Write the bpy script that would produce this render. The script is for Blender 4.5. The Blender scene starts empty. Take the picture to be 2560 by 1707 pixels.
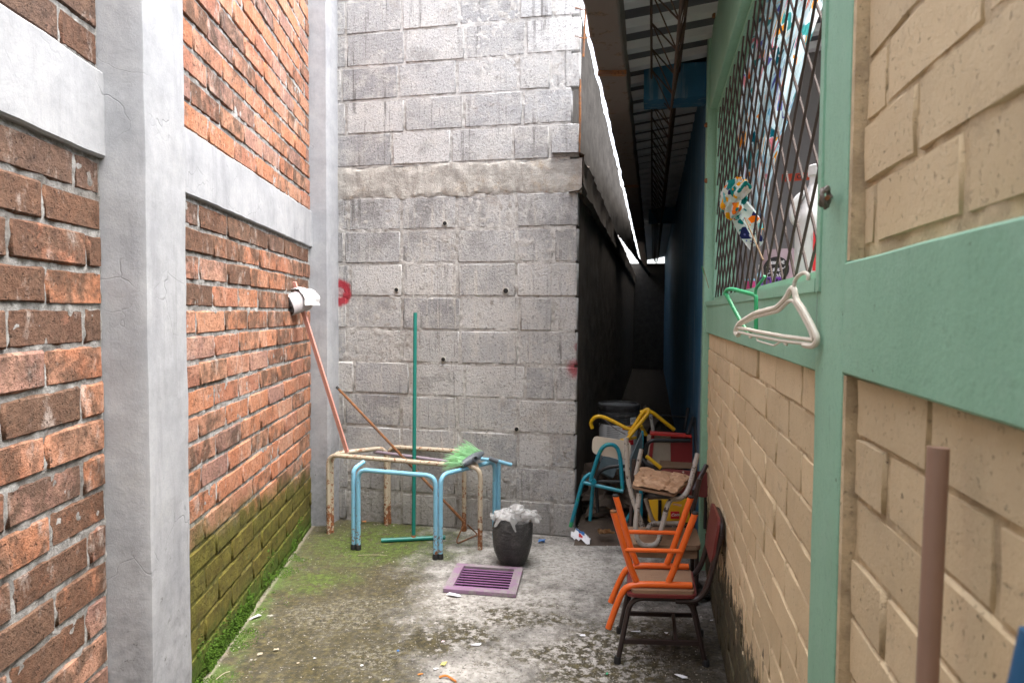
import bpy, math, random
from mathutils import Vector, Matrix, Euler, noise
random.seed(7)
S = bpy.context.scene
C = S.collection
R = math.radians

# ------------------------------------------------------------------ camera, sky, sun, exposure
CAM_H = 1.33
cam_rot = Euler((R(90 - 2.44), 0, 0)).to_matrix() @ Matrix.Rotation(R(0.4), 3, 'Z')
cd = bpy.data.cameras.new('camera')
cd.sensor_width = 36.0
cd.lens = 1700 / 2560 * 36
cd.clip_start = 0.05
cd.clip_end = 300
cd.dof.use_dof = True
cd.dof.focus_distance = 2.3
cd.dof.aperture_fstop = 7.1
cam = bpy.data.objects.new('camera', cd)
C.objects.link(cam)
cam.location = (0, 0, CAM_H)
cam.rotation_euler = cam_rot.to_euler()
S.camera = cam

SUN_EL, SUN_AZ = 70.0, 100.0          # azimuth measured from +Y towards +X
world = bpy.data.worlds.new('World')
S.world = world
world.use_nodes = True
wn = world.node_tree
for n in list(wn.nodes): wn.nodes.remove(n)
sky = wn.nodes.new('ShaderNodeTexSky')
sky.sky_type = 'NISHITA'
sky.sun_disc = False
sky.sun_elevation = R(SUN_EL)
sky.sun_rotation = R(SUN_AZ)
sky.dust_density = 4.0
sky.air_density = 1.0
hsv = wn.nodes.new('ShaderNodeHueSaturation')       # thin overcast: a paler sky
hsv.inputs['Saturation'].default_value = 0.42
wbg = wn.nodes.new('ShaderNodeBackground')
wbg.inputs['Strength'].default_value = 0.15
wo = wn.nodes.new('ShaderNodeOutputWorld')
wn.links.new(sky.outputs[0], hsv.inputs['Color'])
wn.links.new(hsv.outputs[0], wbg.inputs['Color'])
wn.links.new(wbg.outputs[0], wo.inputs['Surface'])

sd = bpy.data.lights.new('sun', 'SUN')
sd.energy = 0.9
sd.angle = R(60)
sd.color = (1.0, 0.96, 0.9)
sun = bpy.data.objects.new('sun', sd)
C.objects.link(sun)
sv = Vector((math.sin(R(SUN_AZ)) * math.cos(R(SUN_EL)), math.cos(R(SUN_AZ)) * math.cos(R(SUN_EL)), math.sin(R(SUN_EL))))
sun.rotation_euler = sv.to_track_quat('Z', 'Y').to_euler()
sun.location = (0, 0, 12)

S.view_settings.view_transform = 'Standard'
S.view_settings.look = 'None'
S.view_settings.gamma = 1.0
S.view_settings.exposure = 2.9
S.render.resolution_x = 1024
S.render.resolution_y = 682
S.render.engine = 'CYCLES'
S.cycles.max_bounces = 7
S.cycles.diffuse_bounces = 5
S.cycles.transparent_max_bounces = 6

# ------------------------------------------------------------------ survey helpers (sheet coordinates are those of a 2560 x 1707 survey photo)
def ray(u, v):
    return cam_rot @ Vector(((u - 1280) / 1700, -(v - 853.5) / 1700, -1))
def P(u, v, Y):
    d = ray(u, v); t = Y / d.y
    return Vector((d.x * t, Y, CAM_H + d.z * t))
def F(u, v, z=0.0):
    d = ray(u, v); t = (z - CAM_H) / d.z
    return Vector((d.x * t, d.y * t, z))
def A(x, y, Y): return P(1400 + .287 * x, 950 + .287 * y, Y)
def B(x, y, Y): return P(1400 + .287 * x, 1250 + .287 * y, Y)
def D(x, y, Y): return P(780 + .4464 * x, 650 + .4464 * y, Y)
def seen(p, m=50):
    q = cam_rot.transposed() @ (p - Vector((0, 0, CAM_H)))
    if q.z > -.25: return False
    u = 1280 - 1700 * q.x / q.z; v = 853.5 + 1700 * q.y / q.z
    return -m < u < 2560 + m and -m < v < 1707 + m
# wall frames: s runs with depth, d stands out into the yard
LN = Vector((1, .074, 0)).normalized()
def Lp(s, d, z): return Vector((-.925 - .074 * s, s, z)) + LN * d
RN = Vector((-1, .206, 0)).normalized()
R0 = .275
def Rp(s, d, z): return Vector((R0 + .206 * s, s, z)) + RN * d
BN = Vector((-.215, -.977, 0)).normalized()
BD = Vector((-.977, .215, 0)).normalized()
BC = Vector((.379, 3.98, 0))
def Bp(t, d, z): return BC + BD * t + BN * d + Vector((0, 0, z))
def RW(u, v, d=0.0):            # a point on the right wall, d metres out from its face
    dr = ray(u, v); off = R0 - d * 1.021
    t = off / (dr.x - .206 * dr.y)
    return Vector((dr.x * t, dr.y * t, CAM_H + dr.z * t))
def BW(u, v):                  # a point on the back block wall
    dr = ray(u, v); o = Vector((0, 0, CAM_H)); t = (BC - o).dot(BN) / dr.dot(BN)
    return o + dr * t
def noi(p, sc, oct=3):
    return noise.fractal(Vector(p) * sc, 1.0, 2.0, oct)

# ------------------------------------------------------------------ materials
def lin(r, g, b):
    f = lambda c: (c / 255 / 12.92) if c / 255 <= .04045 else ((c / 255 + .055) / 1.055) ** 2.4
    return (f(r), f(g), f(b), 1)
class NB:
    def __init__(s, name):
        s.m = bpy.data.materials.new(name); s.m.use_nodes = True
        s.t = s.m.node_tree; s.b = s.t.nodes['Principled BSDF']
        g = s.new('ShaderNodeNewGeometry'); s.pos = g.outputs['Position']
        s.b.inputs['Roughness'].default_value = .85
    def new(s, k): return s.t.nodes.new(k)
    def put(s, sock, v):
        if isinstance(v, bpy.types.NodeSocket): s.t.links.new(v, sock)
        elif v is not None:
            if sock.type == 'RGBA' and len(v) == 3: v = (*v, 1)
            sock.default_value = v
    def vmul(s, k, v=None):
        n = s.new('ShaderNodeVectorMath'); n.operation = 'MULTIPLY'
        s.put(n.inputs[0], v or s.pos); n.inputs[1].default_value = k; return n.outputs[0]
    def vadd(s, a, b):
        n = s.new('ShaderNodeVectorMath'); n.operation = 'ADD'
        s.put(n.inputs[0], a); s.put(n.inputs[1], b); return n.outputs[0]
    def noise(s, sc, det=4, ro=.6, v=None, dist=0, col=False):
        n = s.new('ShaderNodeTexNoise'); n.inputs['Scale'].default_value = sc
        n.inputs['Detail'].default_value = det; n.inputs['Roughness'].default_value = ro
        n.inputs['Distortion'].default_value = dist
        s.put(n.inputs['Vector'], v or s.pos); return n.outputs['Color' if col else 'Fac']
    def vor(s, sc, feat='F1', v=None, out='Distance'):
        n = s.new('ShaderNodeTexVoronoi'); n.feature = feat; n.inputs['Scale'].default_value = sc
        s.put(n.inputs['Vector'], v or s.pos); return n.outputs[out]
    def ramp(s, f, st, const=False):
        n = s.new('ShaderNodeValToRGB'); s.put(n.inputs[0], f); e = n.color_ramp.elements
        if const: n.color_ramp.interpolation = 'CONSTANT'
        while len(e) < len(st): e.new(.5)
        for i, (p, c) in enumerate(st):
            e[i].position = p; e[i].color = c if len(c) == 4 else (*c, 1)
        return n.outputs[0]
    def step(s, f, a, b):       # 0 below a, 1 above b
        n = s.new('ShaderNodeMapRange'); s.put(n.inputs[0], f)
        n.inputs[1].default_value = a; n.inputs[2].default_value = b; n.interpolation_type = 'SMOOTHSTEP'
        return n.outputs[0]
    def math(s, op, a, b=None):
        n = s.new('ShaderNodeMath'); n.operation = op; s.put(n.inputs[0], a)
        if b is not None: s.put(n.inputs[1], b)
        return n.outputs[0]
    def mul(s, a, b): return s.math('MULTIPLY', a, b)
    def add(s, a, b): return s.math('ADD', a, b)
    def mix(s, f, a, b, mode='MIX'):
        n = s.new('ShaderNodeMix'); n.data_type = 'RGBA'; n.blend_type = mode
        s.put(n.inputs[0], f); s.put(n.inputs[6], a); s.put(n.inputs[7], b); return n.outputs[2]
    def xyz(s, v=None):
        n = s.new('ShaderNodeSeparateXYZ'); s.put(n.inputs[0], v or s.pos); return n.outputs
    def rand(s): return s.new('ShaderNodeObjectInfo').outputs['Random']
    def loc(s): return s.new('ShaderNodeObjectInfo').outputs['Location']
    def dist(s, p):
        n = s.new('ShaderNodeVectorMath'); n.operation = 'DISTANCE'
        s.put(n.inputs[0], s.pos); n.inputs[1].default_value = p; return n.outputs['Value']
    def val(s, c, v):           # brightness scale of a colour
        n = s.new('ShaderNodeHueSaturation'); s.put(n.inputs['Color'], c); s.put(n.inputs['Value'], v); return n.outputs[0]
    def bump(s, h, st=.5, d=.004):
        n = s.new('ShaderNodeBump'); s.put(n.inputs['Height'], h); n.inputs['Strength'].default_value = st
        n.inputs['Distance'].default_value = d
        s.t.links.new(n.outputs[0], s.b.inputs['Normal'])
    def done(s, col, rough=None, metal=None, **k):
        s.put(s.b.inputs['Base Color'], col)
        if rough is not None: s.put(s.b.inputs['Roughness'], rough)
        if metal is not None: s.put(s.b.inputs['Metallic'], metal)
        for q, v in k.items(): s.put(s.b.inputs[q.replace('_', ' ')], v)
        return s.m

def moss_on_wall(n, col, y, z):
    """algae and moss climbing the foot of the brick wall, higher at its near end"""
    lim = n.add(n.mul(y, -.12), .86)
    hz = n.math('SUBTRACT', z, lim)
    nz = n.noise(9, 6, .7)
    hz2 = n.add(hz, n.mul(n.add(nz, -.5), .28))
    f = n.math('SUBTRACT', 1.0, n.step(hz2, -.10, .07))
    olive = n.ramp(n.noise(18, 7, .8), [(.28, (.030, .027, .006)), (.5, (.092, .088, .013)), (.74, (.18, .168, .028))])
    f = n.mul(f, n.step(y, 1.85, 2.0))
    col = n.mix(n.mul(f, .93), col, olive)
    g = n.mul(f, n.math('SUBTRACT', 1.0, n.step(n.add(n.add(z, n.mul(y, .03)), n.mul(n.add(nz, -.5), .3)), .13, .27)))
    return n.mix(n.mul(g, .85), col, n.ramp(n.noise(60, 4, .7), [(.3, (.022, .045, .006)), (.7, (.085, .15, .018))])), f

def m_brick():
    n = NB('fired_brick'); x, y, z = n.xyz(); r = n.rand()
    base = n.ramp(r, [(0, (.40, .150, .075)), (.2, (.48, .195, .098)), (.4, (.43, .165, .085)), (.55, (.33, .135, .085)),
                      (.7, (.47, .225, .13)), (.85, (.36, .19, .145)), (1, (.27, .145, .115))])
    off = n.new('ShaderNodeCombineXYZ'); n.put(off.inputs[0], n.mul(r, 37.0)); n.put(off.inputs[2], n.mul(r, 91.0))
    pv = n.vadd(n.pos, off.outputs[0])
    base = n.mix(n.mul(n.step(n.noise(7, 4, .6, pv), .40, .66), .55), base, (.54, .30, .20))
    base = n.mix(n.mul(n.step(n.noise(52, 3, .68, pv), .44, .70), .75), base, n.val(base, .42))
    base = n.mix(.07, base, (.27, .22, .19))
    # soot and black mould: by brick, and thicker in the courses under the ring beam
    band = n.mul(n.step(z, 1.15, 1.68), n.math('SUBTRACT', 1.0, n.step(z, 1.72, 1.76)))
    near = n.math('SUBTRACT', 1.0, n.step(y, 1.5, 2.2))
    r2 = n.math('FRACT', n.mul(r, 13.7))
    th = n.add(n.add(n.mul(band, .15), n.mul(near, .15)), n.mul(n.step(r2, .25, 1.0), .20))
    soot = n.step(n.add(n.noise(11, 6, .68, pv, .4), th), .53, .80)
    top = n.mul(n.step(z, 1.60, 1.64), n.math('SUBTRACT', 1.0, n.step(z, 1.72, 1.76)))
    soot = n.math('MINIMUM', n.add(soot, n.mul(top, n.step(n.noise(16, 5, .7), .25, .6))), .93)
    c = n.mix(n.mul(soot, .88), base, n.ramp(n.noise(30), [(.3, (.035, .026, .02)), (.7, (.12, .075, .05))]))
    # lime bloom and mortar smears
    ef = n.mul(n.step(n.noise(13, 6, .75, n.vmul((1, 1, .6), pv)), .54, .72), .62)
    c = n.mix(ef, c, (.52, .45, .40))
    pit = n.step(n.noise(105, 3, .6), .62, .70)
    c = n.mix(n.mul(pit, .75), c, (.045, .028, .022))
    c, f = moss_on_wall(n, c, y, z)
    h = n.add(n.add(n.noise(60, 6, .7), n.mul(n.noise(320, 3), .35)), n.mul(pit, -.6))
    n.bump(h, 1.0, .010)
    return n.done(c, .92, Specular_IOR_Level=.2)
def m_mortar_left():
    n = NB('brick_mortar'); x, y, z = n.xyz()
    c = n.ramp(n.noise(35, 6, .75), [(.30, (.10, .095, .088)), (.5, (.31, .30, .285)), (.72, (.52, .51, .49))])
    c = n.mix(n.mul(n.step(n.noise(6, 4), .45, .7), .55), c, (.10, .085, .07))
    c, f = moss_on_wall(n, c, y, z)
    n.bump(n.noise(140, 6, .75), .9, .008)
    return n.done(c, .95, Specular_IOR_Level=.15)
def m_plaster():
    n = NB('cement_plaster'); x, y, z = n.xyz()
    c = n.ramp(n.noise(5, 7, .75), [(.3, (.235, .24, .252)), (.52, (.31, .313, .322)), (.78, (.39, .39, .39))])
    c = n.mix(n.mul(n.step(n.noise(75, 4, .8), .5, .7), .25), c, (.22, .22, .23))
    st = n.step(n.noise(3.2, 6, .7, n.vmul((3, 3, .5))), .5, .74)
    c = n.mix(n.mul(st, .6), c, (.19, .19, .205))
    sk = n.mul(n.step(n.noise(1, 6, .8, n.vmul((22, 22, 1.3))), .54, .66), n.step(n.noise(2, 4), .42, .6))
    c = n.mix(n.mul(sk, .4), c, (.20, .20, .205))
    low = n.math('SUBTRACT', 1.0, n.step(n.add(z, n.mul(n.noise(6, 7, .78), 1.6)), .95, 1.75))
    c = n.mix(n.mul(low, .62), c, n.ramp(n.noise(26, 6, .75), [(.3, (.10, .10, .11)), (.6, (.28, .28, .29)), (.8, (.36, .35, .33))]))
    # hairline cracks
    wv = n.vadd(n.pos, n.vmul((.16, .16, .16), n.noise(5, 3, .6, col=True)))
    cr = n.math('SUBTRACT', 1.0, n.step(n.vor(6.5, 'DISTANCE_TO_EDGE', wv), .0, .012))
    cr = n.mul(cr, n.step(n.noise(3.3, 3, .6), .50, .64))
    c = n.mix(n.mul(cr, .5), c, (.13, .13, .14))
    spot = n.step(n.noise(18, 6, .8), .60, .68)
    c = n.mix(n.mul(spot, n.mul(low, .9)), c, (.06, .06, .055))
    n.bump(n.add(n.add(n.noise(7, 3), n.mul(n.noise(160, 5, .7), .22)), n.mul(cr, -.2)), .35, .012)
    return n.done(c, .88, Specular_IOR_Level=.25)
RED_L = BW(848, 731); RED_R = BW(1440, 922); RED_T = BW(1449, 870)
def red_paint(n, c):
    d = n.dist(tuple(RED_L)); w = n.mul(n.add(n.noise(26, 5, .7), -.5), .05)
    dd = n.add(d, w)
    ring = n.mul(n.step(dd, .018, .040), n.math('SUBTRACT', 1.0, n.step(dd, .070, .098)))
    ring = n.math('MAXIMUM', ring, n.mul(.45, n.math('SUBTRACT', 1.0, n.step(dd, .07, .095))))
    c = n.mix(n.mul(ring, .92), c, (.36, .014, .03))
    for q, a, b in ((RED_R, .025, .075), (RED_T, .005, .045)):
        d2 = n.add(n.dist(tuple(q)), n.mul(n.add(n.noise(30, 5, .7), -.5), .05))
        c = n.mix(n.mul(n.math('SUBTRACT', 1.0, n.step(d2, a, b)), .8), c, (.30, .012, .028))
    return c
def m_column_red():
    m = m_plaster(); m.name = 'cement_plaster_sprayed'
    return m
def m_block():
    n = NB('concrete_block'); x, y, z = n.xyz(); r = n.rand()
    c = n.ramp(r, [(0, (.32, .318, .315)), (.22, (.46, .452, .44)), (.45, (.37, .368, .368)), (.7, (.53, .518, .50)), (.85, (.42, .41, .395)), (1, (.29, .288, .29))])
    c = n.mix(n.mul(n.step(n.noise(6, 7, .75), .44, .66), .7), c, (.54, .52, .485))
    c = n.mix(n.mul(n.step(n.noise(4.4, 6, .75, n.vadd(n.pos, (4, 2, 9))), .50, .70), .6), c, (.22, .21, .20))
    smear = n.step(n.noise(11, 6, .75, n.vmul((1, 1, 1.8))), .55, .64)
    c = n.mix(n.mul(smear, .5), c, (.58, .555, .515))
    # pale drips running down from the ring beam
    sk = n.noise(1, 4, .7, n.vmul((42, 42, 1.5)))
    msk = n.mul(n.step(n.noise(2.6, 3), .40, .62), n.math('SUBTRACT', 1.0, n.step(z, 1.95, 2.05)))
    c = n.mix(n.mul(n.mul(n.step(sk, .52, .64), msk), .75), c, (.56, .525, .47))
    dk = n.mul(n.step(n.noise(1, 5, .75, n.vadd(n.vmul((30, 30, 1.1)), (3, 5, 0))), .54, .66), n.step(n.noise(2.2, 4, .6, n.vadd(n.pos, (8, 8, 8))), .42, .58))
    c = n.mix(n.mul(dk, .75), c, (.12, .112, .104))
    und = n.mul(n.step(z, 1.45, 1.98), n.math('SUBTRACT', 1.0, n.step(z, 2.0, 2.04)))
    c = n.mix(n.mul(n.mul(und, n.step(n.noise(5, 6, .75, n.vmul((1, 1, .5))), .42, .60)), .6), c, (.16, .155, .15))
    c = n.mix(n.mul(n.step(n.noise(3, 5, .7, n.vadd(n.pos, (1, 7, 3))), .60, .72), .5), c, (.30, .25, .20))
    sp = n.noise(75, 3, .65)
    c = n.mix(n.mul(n.step(sp, .56, .68), .6), c, (.13, .125, .12))
    c = n.mix(n.mul(n.math('SUBTRACT', 1.0, n.step(sp, .28, .40)), .5), c, (.62, .60, .56))
    low = n.math('SUBTRACT', 1.0, n.step(n.add(z, n.mul(n.noise(7, 5, .7), .5)), .30, .62))
    c = n.mix(n.mul(low, .45), c, (.135, .125, .11))
    c = red_paint(n, c)
    n.bump(n.add(n.noise(60, 7, .85), n.mul(sp, .7)), 1.0, .010)
    return n.done(c, .95, Specular_IOR_Level=.15)
def m_block_mortar():
    n = NB('block_mortar'); x, y, z = n.xyz()
    c = n.ramp(n.noise(22, 6, .75), [(.28, (.30, .285, .262)), (.5, (.46, .44, .41)), (.75, (.60, .585, .55))])
    c = n.mix(n.mul(n.step(n.noise(5, 6, .75), .5, .66), .55), c, (.20, .175, .145))
    c = n.mix(n.mul(n.step(n.noise(75, 3, .65), .56, .68), .5), c, (.12, .11, .10))
    up = n.mul(n.step(z, 2.2, 2.5), n.step(n.noise(7, 4), .4, .55))
    c = n.mix(n.mul(up, .4), c, (.60, .585, .56))
    low = n.math('SUBTRACT', 1.0, n.step(n.add(z, n.mul(n.noise(7, 5, .7), .5)), .30, .62))
    c = n.mix(n.mul(low, .5), c, (.13, .12, .105))
    c = red_paint(n, c)
    n.bump(n.add(n.noise(75, 6, .8), n.mul(n.noise(240, 3), .4)), .95, .008)
    return n.done(c, .95, Specular_IOR_Level=.15)
def m_ringbeam():
    n = NB('rough_cast_concrete'); x, y, z = n.xyz()
    c = n.ramp(n.noise(9, 7, .75, n.vmul((1, 1, 2.5))), [(.25, (.26, .24, .21)), (.5, (.42, .395, .355)), (.75, (.56, .53, .48))])
    c = n.mix(n.mul(n.step(n.noise(5, 5, .7, n.vadd(n.pos, (3, 3, 3))), .52, .68), .5), c, (.46, .35, .23))
    c = n.mix(n.mul(n.step(n.noise(60, 5, .8), .58, .7), .5), c, (.10, .09, .08))
    n.bump(n.noise(45, 8, .8), 1.0, .015)
    return n.done(c, .95, Specular_IOR_Level=.15)
def m_cream(joint=False):
    n = NB('cream_painted_mortar' if joint else 'cream_painted_brick'); x, y, z = n.xyz(); r = n.rand()
    c = n.ramp(n.noise(4, 4), [(.3, (.58, .44, .265)), (.7, (.66, .515, .325))])
    if not joint: c = n.val(c, n.add(n.mul(r, .22), .90))
    c = n.mix(n.mul(n.step(n.noise(3, 5, .7), .5, .75), .3), c, (.47, .37, .25))
    if joint: c = n.mix(n.mul(n.step(n.noise(20, 5, .7), .38, .62), .5), c, (.26, .185, .115))
    c = n.mix(n.mul(n.step(n.noise(60, 5, .75), .63, .70), .8), c, (.11, .075, .05))
    c = n.mix(n.mul(n.step(n.noise(9, 7, .8), .52, .70), .35), c, (.33, .25, .17))
    # black mould rising from the floor
    hz = n.add(z, n.mul(n.add(n.noise(4, 3), -.5), -.25))
    f = n.step(n.add(n.noise(16, 7, .75, n.vmul((1, 1, .55))), n.mul(n.math('SUBTRACT', 1.0, n.step(hz, .05, .62)), .50)), .66, .76)
    c = n.mix(n.mul(f, .95), c, n.ramp(n.noise(20, 5), [(.35, (.018, .016, .012)), (.55, (.05, .045, .022)), (.75, (.10, .085, .04))]))
    pr = n.step(n.noise(120, 4, .7), .60, .68)
    c = n.mix(n.mul(pr, .45), c, (.24, .17, .10))
    n.bump(n.add(n.add(n.mul(n.noise(34, 7, .8), .7), n.mul(n.noise(150, 5, .8), .5)), n.mul(pr, -.5)), .75, .006)
    return n.done(c, .7, Specular_IOR_Level=.3)
def m_green():
    n = NB('sea_green_paint'); x, y, z = n.xyz()
    c = n.ramp(n.noise(3, 5, .6, n.vmul((1, 1, .5))), [(.3, (.205, .385, .265)), (.6, (.255, .455, .325)), (.8, (.31, .51, .38))])
    st = n.step(n.noise(1, 5, .7, n.vmul((26, 26, 1.6))), .60, .74)
    c = n.mix(n.mul(st, .45), c, (.13, .26, .15))
    c = n.mix(n.mul(n.step(n.noise(11, 7, .8), .50, .68), .35), c, (.29, .45, .35))
    c = n.mix(n.mul(n.step(n.noise(85, 4, .8), .52, .68), .25), c, (.08, .17, .11))
    c = n.mix(n.mul(n.step(n.noise(40, 5, .75), .66, .71), .75), c, (.07, .10, .06))
    brs = n.step(n.noise(1, 6, .8, n.vmul((60, 60, 9))), .62, .68)
    c = n.mix(n.mul(brs, .4), c, (.12, .19, .12))
    n.bump(n.add(n.mul(n.noise(25, 6, .7), .5), n.mul(n.noise(140, 5, .8), .6)), .5, .004)
    return n.done(c, .55, Specular_IOR_Level=.4)
def m_blue_wall():
    n = NB('blue_painted_plaster')
    c = n.ramp(n.noise(5, 5, .7), [(.3, (.010, .085, .165)), (.7, (.016, .125, .23))])
    c = n.mix(n.mul(n.step(n.noise(1, 5, .7, n.vmul((18, 18, 1.2))), .5, .68), .7), c, (.30, .33, .36))
    n.bump(n.noise(40, 5), .4, .006); return n.done(c, .65)
def m_ground():
    n = NB('stained_concrete_floor'); x, y, z = n.xyz()
    inv = lambda f: n.math('SUBTRACT', 1.0, f)
    wig = n.mul(n.add(n.noise(2.8, 7, .75), -.5), 1.5); wig2 = n.mul(n.add(n.noise(7, 7, .8), -.5), .8)
    def patch(px, py, r0, r1, sx=1.0):      # a stain round a spot, frayed by noise
        dx = n.mul(n.add(x, -px), sx); dy = n.add(y, -py)
        d = n.math('SQRT', n.add(n.mul(dx, dx), n.mul(dy, dy)))
        return inv(n.step(n.add(n.add(d, n.mul(wig, .45)), n.mul(wig2, .5)), r0, r1))
    mx = lambda *a: a[0] if len(a) == 1 else n.math('MAXIMUM', a[0], mx(*a[1:]))
    c = n.ramp(n.noise(10, 5, .70), [(.34, (.10, .094, .084)), (.47, (.21, .20, .182)), (.56, (.32, .305, .28)), (.68, (.46, .445, .415))])
    pale = mx(patch(-.10, 3.05, .12, .38, .7), patch(.22, 2.62, .10, .32), patch(.30, 3.55, .10, .42), patch(-.15, 2.45, .05, .25))
    c = n.mix(n.mul(pale, .75), c, n.ramp(n.noise(38, 4, .68), [(.32, (.26, .24, .215)), (.5, (.47, .445, .405)), (.66, (.64, .615, .575))]))
    # brown algae: all of the left, and frayed blotches
    left = inv(n.step(n.add(n.add(n.add(x, n.mul(y, .12)), n.mul(wig, .55)), n.mul(wig2, .35)), -.20, .14))
    blot = mx(patch(.10, 2.88, .06, .17, .6), patch(.16, 2.60, .04, .16, .7), patch(.62, 2.55, .22, .50, .7), patch(-.25, 2.72, .05, .22, .6), patch(.34, 2.78, .02, .12), patch(.34, 2.42, .08, .24, .6))
    pt = n.mul(n.step(n.noise(6, 8, .8, n.vadd(n.pos, (5, 1, 0))), .53, .58), .75)
    algae = mx(left, blot, n.mul(pt, inv(n.step(y, 3.0, 3.5))))
    algae = n.mul(algae, n.step(n.add(n.noise(30, 4, .70), n.mul(left, .13)), .42, .54))
    ac = n.ramp(n.noise(34, 4, .70), [(.32, (.012, .009, .002)), (.5, (.043, .034, .008)), (.66, (.108, .086, .026))])
    c = n.mix(n.mul(algae, .92), c, ac)
    grn = mx(patch(-.75, 3.85, .15, .52, .8), patch(-.95, 3.30, .02, .25))
    grn = n.mul(n.mul(grn, n.step(x, -1.4, -1.0)), n.step(n.noise(18, 4, .72), .34, .50))
    c = n.mix(n.mul(grn, .85), c, n.ramp(n.noise(36, 4, .70), [(.32, (.020, .032, .004)), (.5, (.060, .092, .011)), (.68, (.135, .19, .026))]))
    flk = n.mul(mx(patch(-.72, 2.95, .10, .30), patch(-.55, 2.55, .02, .18)), n.step(n.noise(45, 6, .85), .50, .55))
    c = n.mix(n.mul(flk, .42), c, (.32, .30, .25))
    # bright moss hugging the wall foot
    e = n.add(n.add(x, n.mul(y, .074)), .925)
    eg = inv(n.step(n.add(e, n.mul(n.add(n.noise(8, 6, .7), -.5), .30)), .0, .13))
    eg = n.mul(n.mul(eg, inv(n.step(y, 3.4, 3.7))), n.step(n.noise(6, 4), .40, .54))
    c = n.mix(n.mul(eg, .85), c, n.ramp(n.noise(40, 5, .8), [(.35, (.045, .075, .012)), (.7, (.12, .20, .035))]))
    c = n.mix(n.mul(inv(n.step(e, .010, .024)), .55), c, (.30, .26, .21))
    passage_shade = n.mul(n.step(n.add(y, n.mul(n.noise(5, 5, .7), .5)), 4.1, 4.4), n.step(x, .30, .36))
    c = n.mix(n.mul(passage_shade, .95), c, (.020, .016, .013))  # passage floor: its shade is painted in as a near-black colour
    # speckle and flakes
    sp = n.noise(62, 3, .62); sp2 = n.noise(120, 2, .6)
    c = n.mix(n.mul(n.step(sp, .56, .66), .62), c, (.030, .026, .019))
    c = n.mix(n.mul(inv(n.step(sp2, .28, .38)), n.add(.55, n.mul(algae, -.35))), c, (.56, .53, .49))
    fl = n.step(n.noise(36, 4, .7, n.vadd(n.pos, (2, 8, 0))), .66, .70)
    c = n.mix(n.mul(fl, .8), c, (.42, .39, .33))
    ew = n.math('SUBTRACT', n.add(n.mul(y, .206), .275), x)      # dark strip by the painted wall
    dm = n.mul(inv(n.step(n.add(n.add(ew, n.mul(wig2, .3)), n.mul(wig, .2)), .10, .38)), inv(n.step(y, 2.7, 3.1)))
    c = n.mix(n.mul(dm, .8), c, n.ramp(sp, [(.4, (.055, .044, .028)), (.6, (.018, .014, .009))]))
    n.bump(n.add(n.add(n.noise(16, 7, .8), n.mul(sp, .6)), n.mul(sp2, .4)), .8, .014)
    return n.done(c, n.math('SUBTRACT', .9, n.mul(algae, .25)), Specular_IOR_Level=n.mul(inv(passage_shade), .35))
def m_paint(name, col, rough=.4, rust=None, chip=.62, scale=28, chipcol=(.12, .05, .025), spec=.5, foot=0):
    """tube paint, worn through to rust or bare metal"""
    n = NB(name)
    c = n.mix(n.mul(n.noise(14, 4), .5), col, n.val((*col[:3], 1), .72))
    h = n.noise(120, 3)
    if rust:
        nz = n.noise(scale, 6, .75)
        if foot: nz = n.add(nz, n.mul(foot, n.math('SUBTRACT', 1.0, n.step(n.xyz()[2], .02, .24))))     # rust creeps up from wet floors
        f = n.step(nz, chip, chip + .05)
        c = n.mix(f, c, n.ramp(n.noise(70, 4, .7), [(.3, chipcol), (.7, rust)]))
        rough = n.add(n.mul(f, .45), rough)
        h = n.add(h, n.mul(f, -1.2))
    n.bump(h, .3, .002)
    return n.done(c, rough, Specular_IOR_Level=spec)
def m_flat(name, col, rough=.6, var=.25, sc=20, bump=.2, **k):
    n = NB(name)
    c = n.mix(n.mul(n.noise(sc, 5, .7), 1.0), n.val((*col[:3], 1), 1 - var), n.val((*col[:3], 1), 1 + var))
    n.bump(n.noise(sc * 4, 4), bump, .003)
    return n.done(c, rough, **k)
def m_wood(name, a, b, peel=None):
    n = NB(name)
    g = n.noise(1, 5, .7, n.vmul((12, 90, 90)), .6)
    c = n.mix(g, a, b)
    if peel: c = n.mix(n.step(n.noise(18, 6, .75), .5, .6), c, peel)
    c = n.mix(n.mul(n.step(n.noise(30, 5, .8), .6, .72), .6), c, n.val((*a[:3], 1), .4))
    n.bump(n.add(g, n.noise(60, 4)), .5, .004); return n.done(c, .8)
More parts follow.
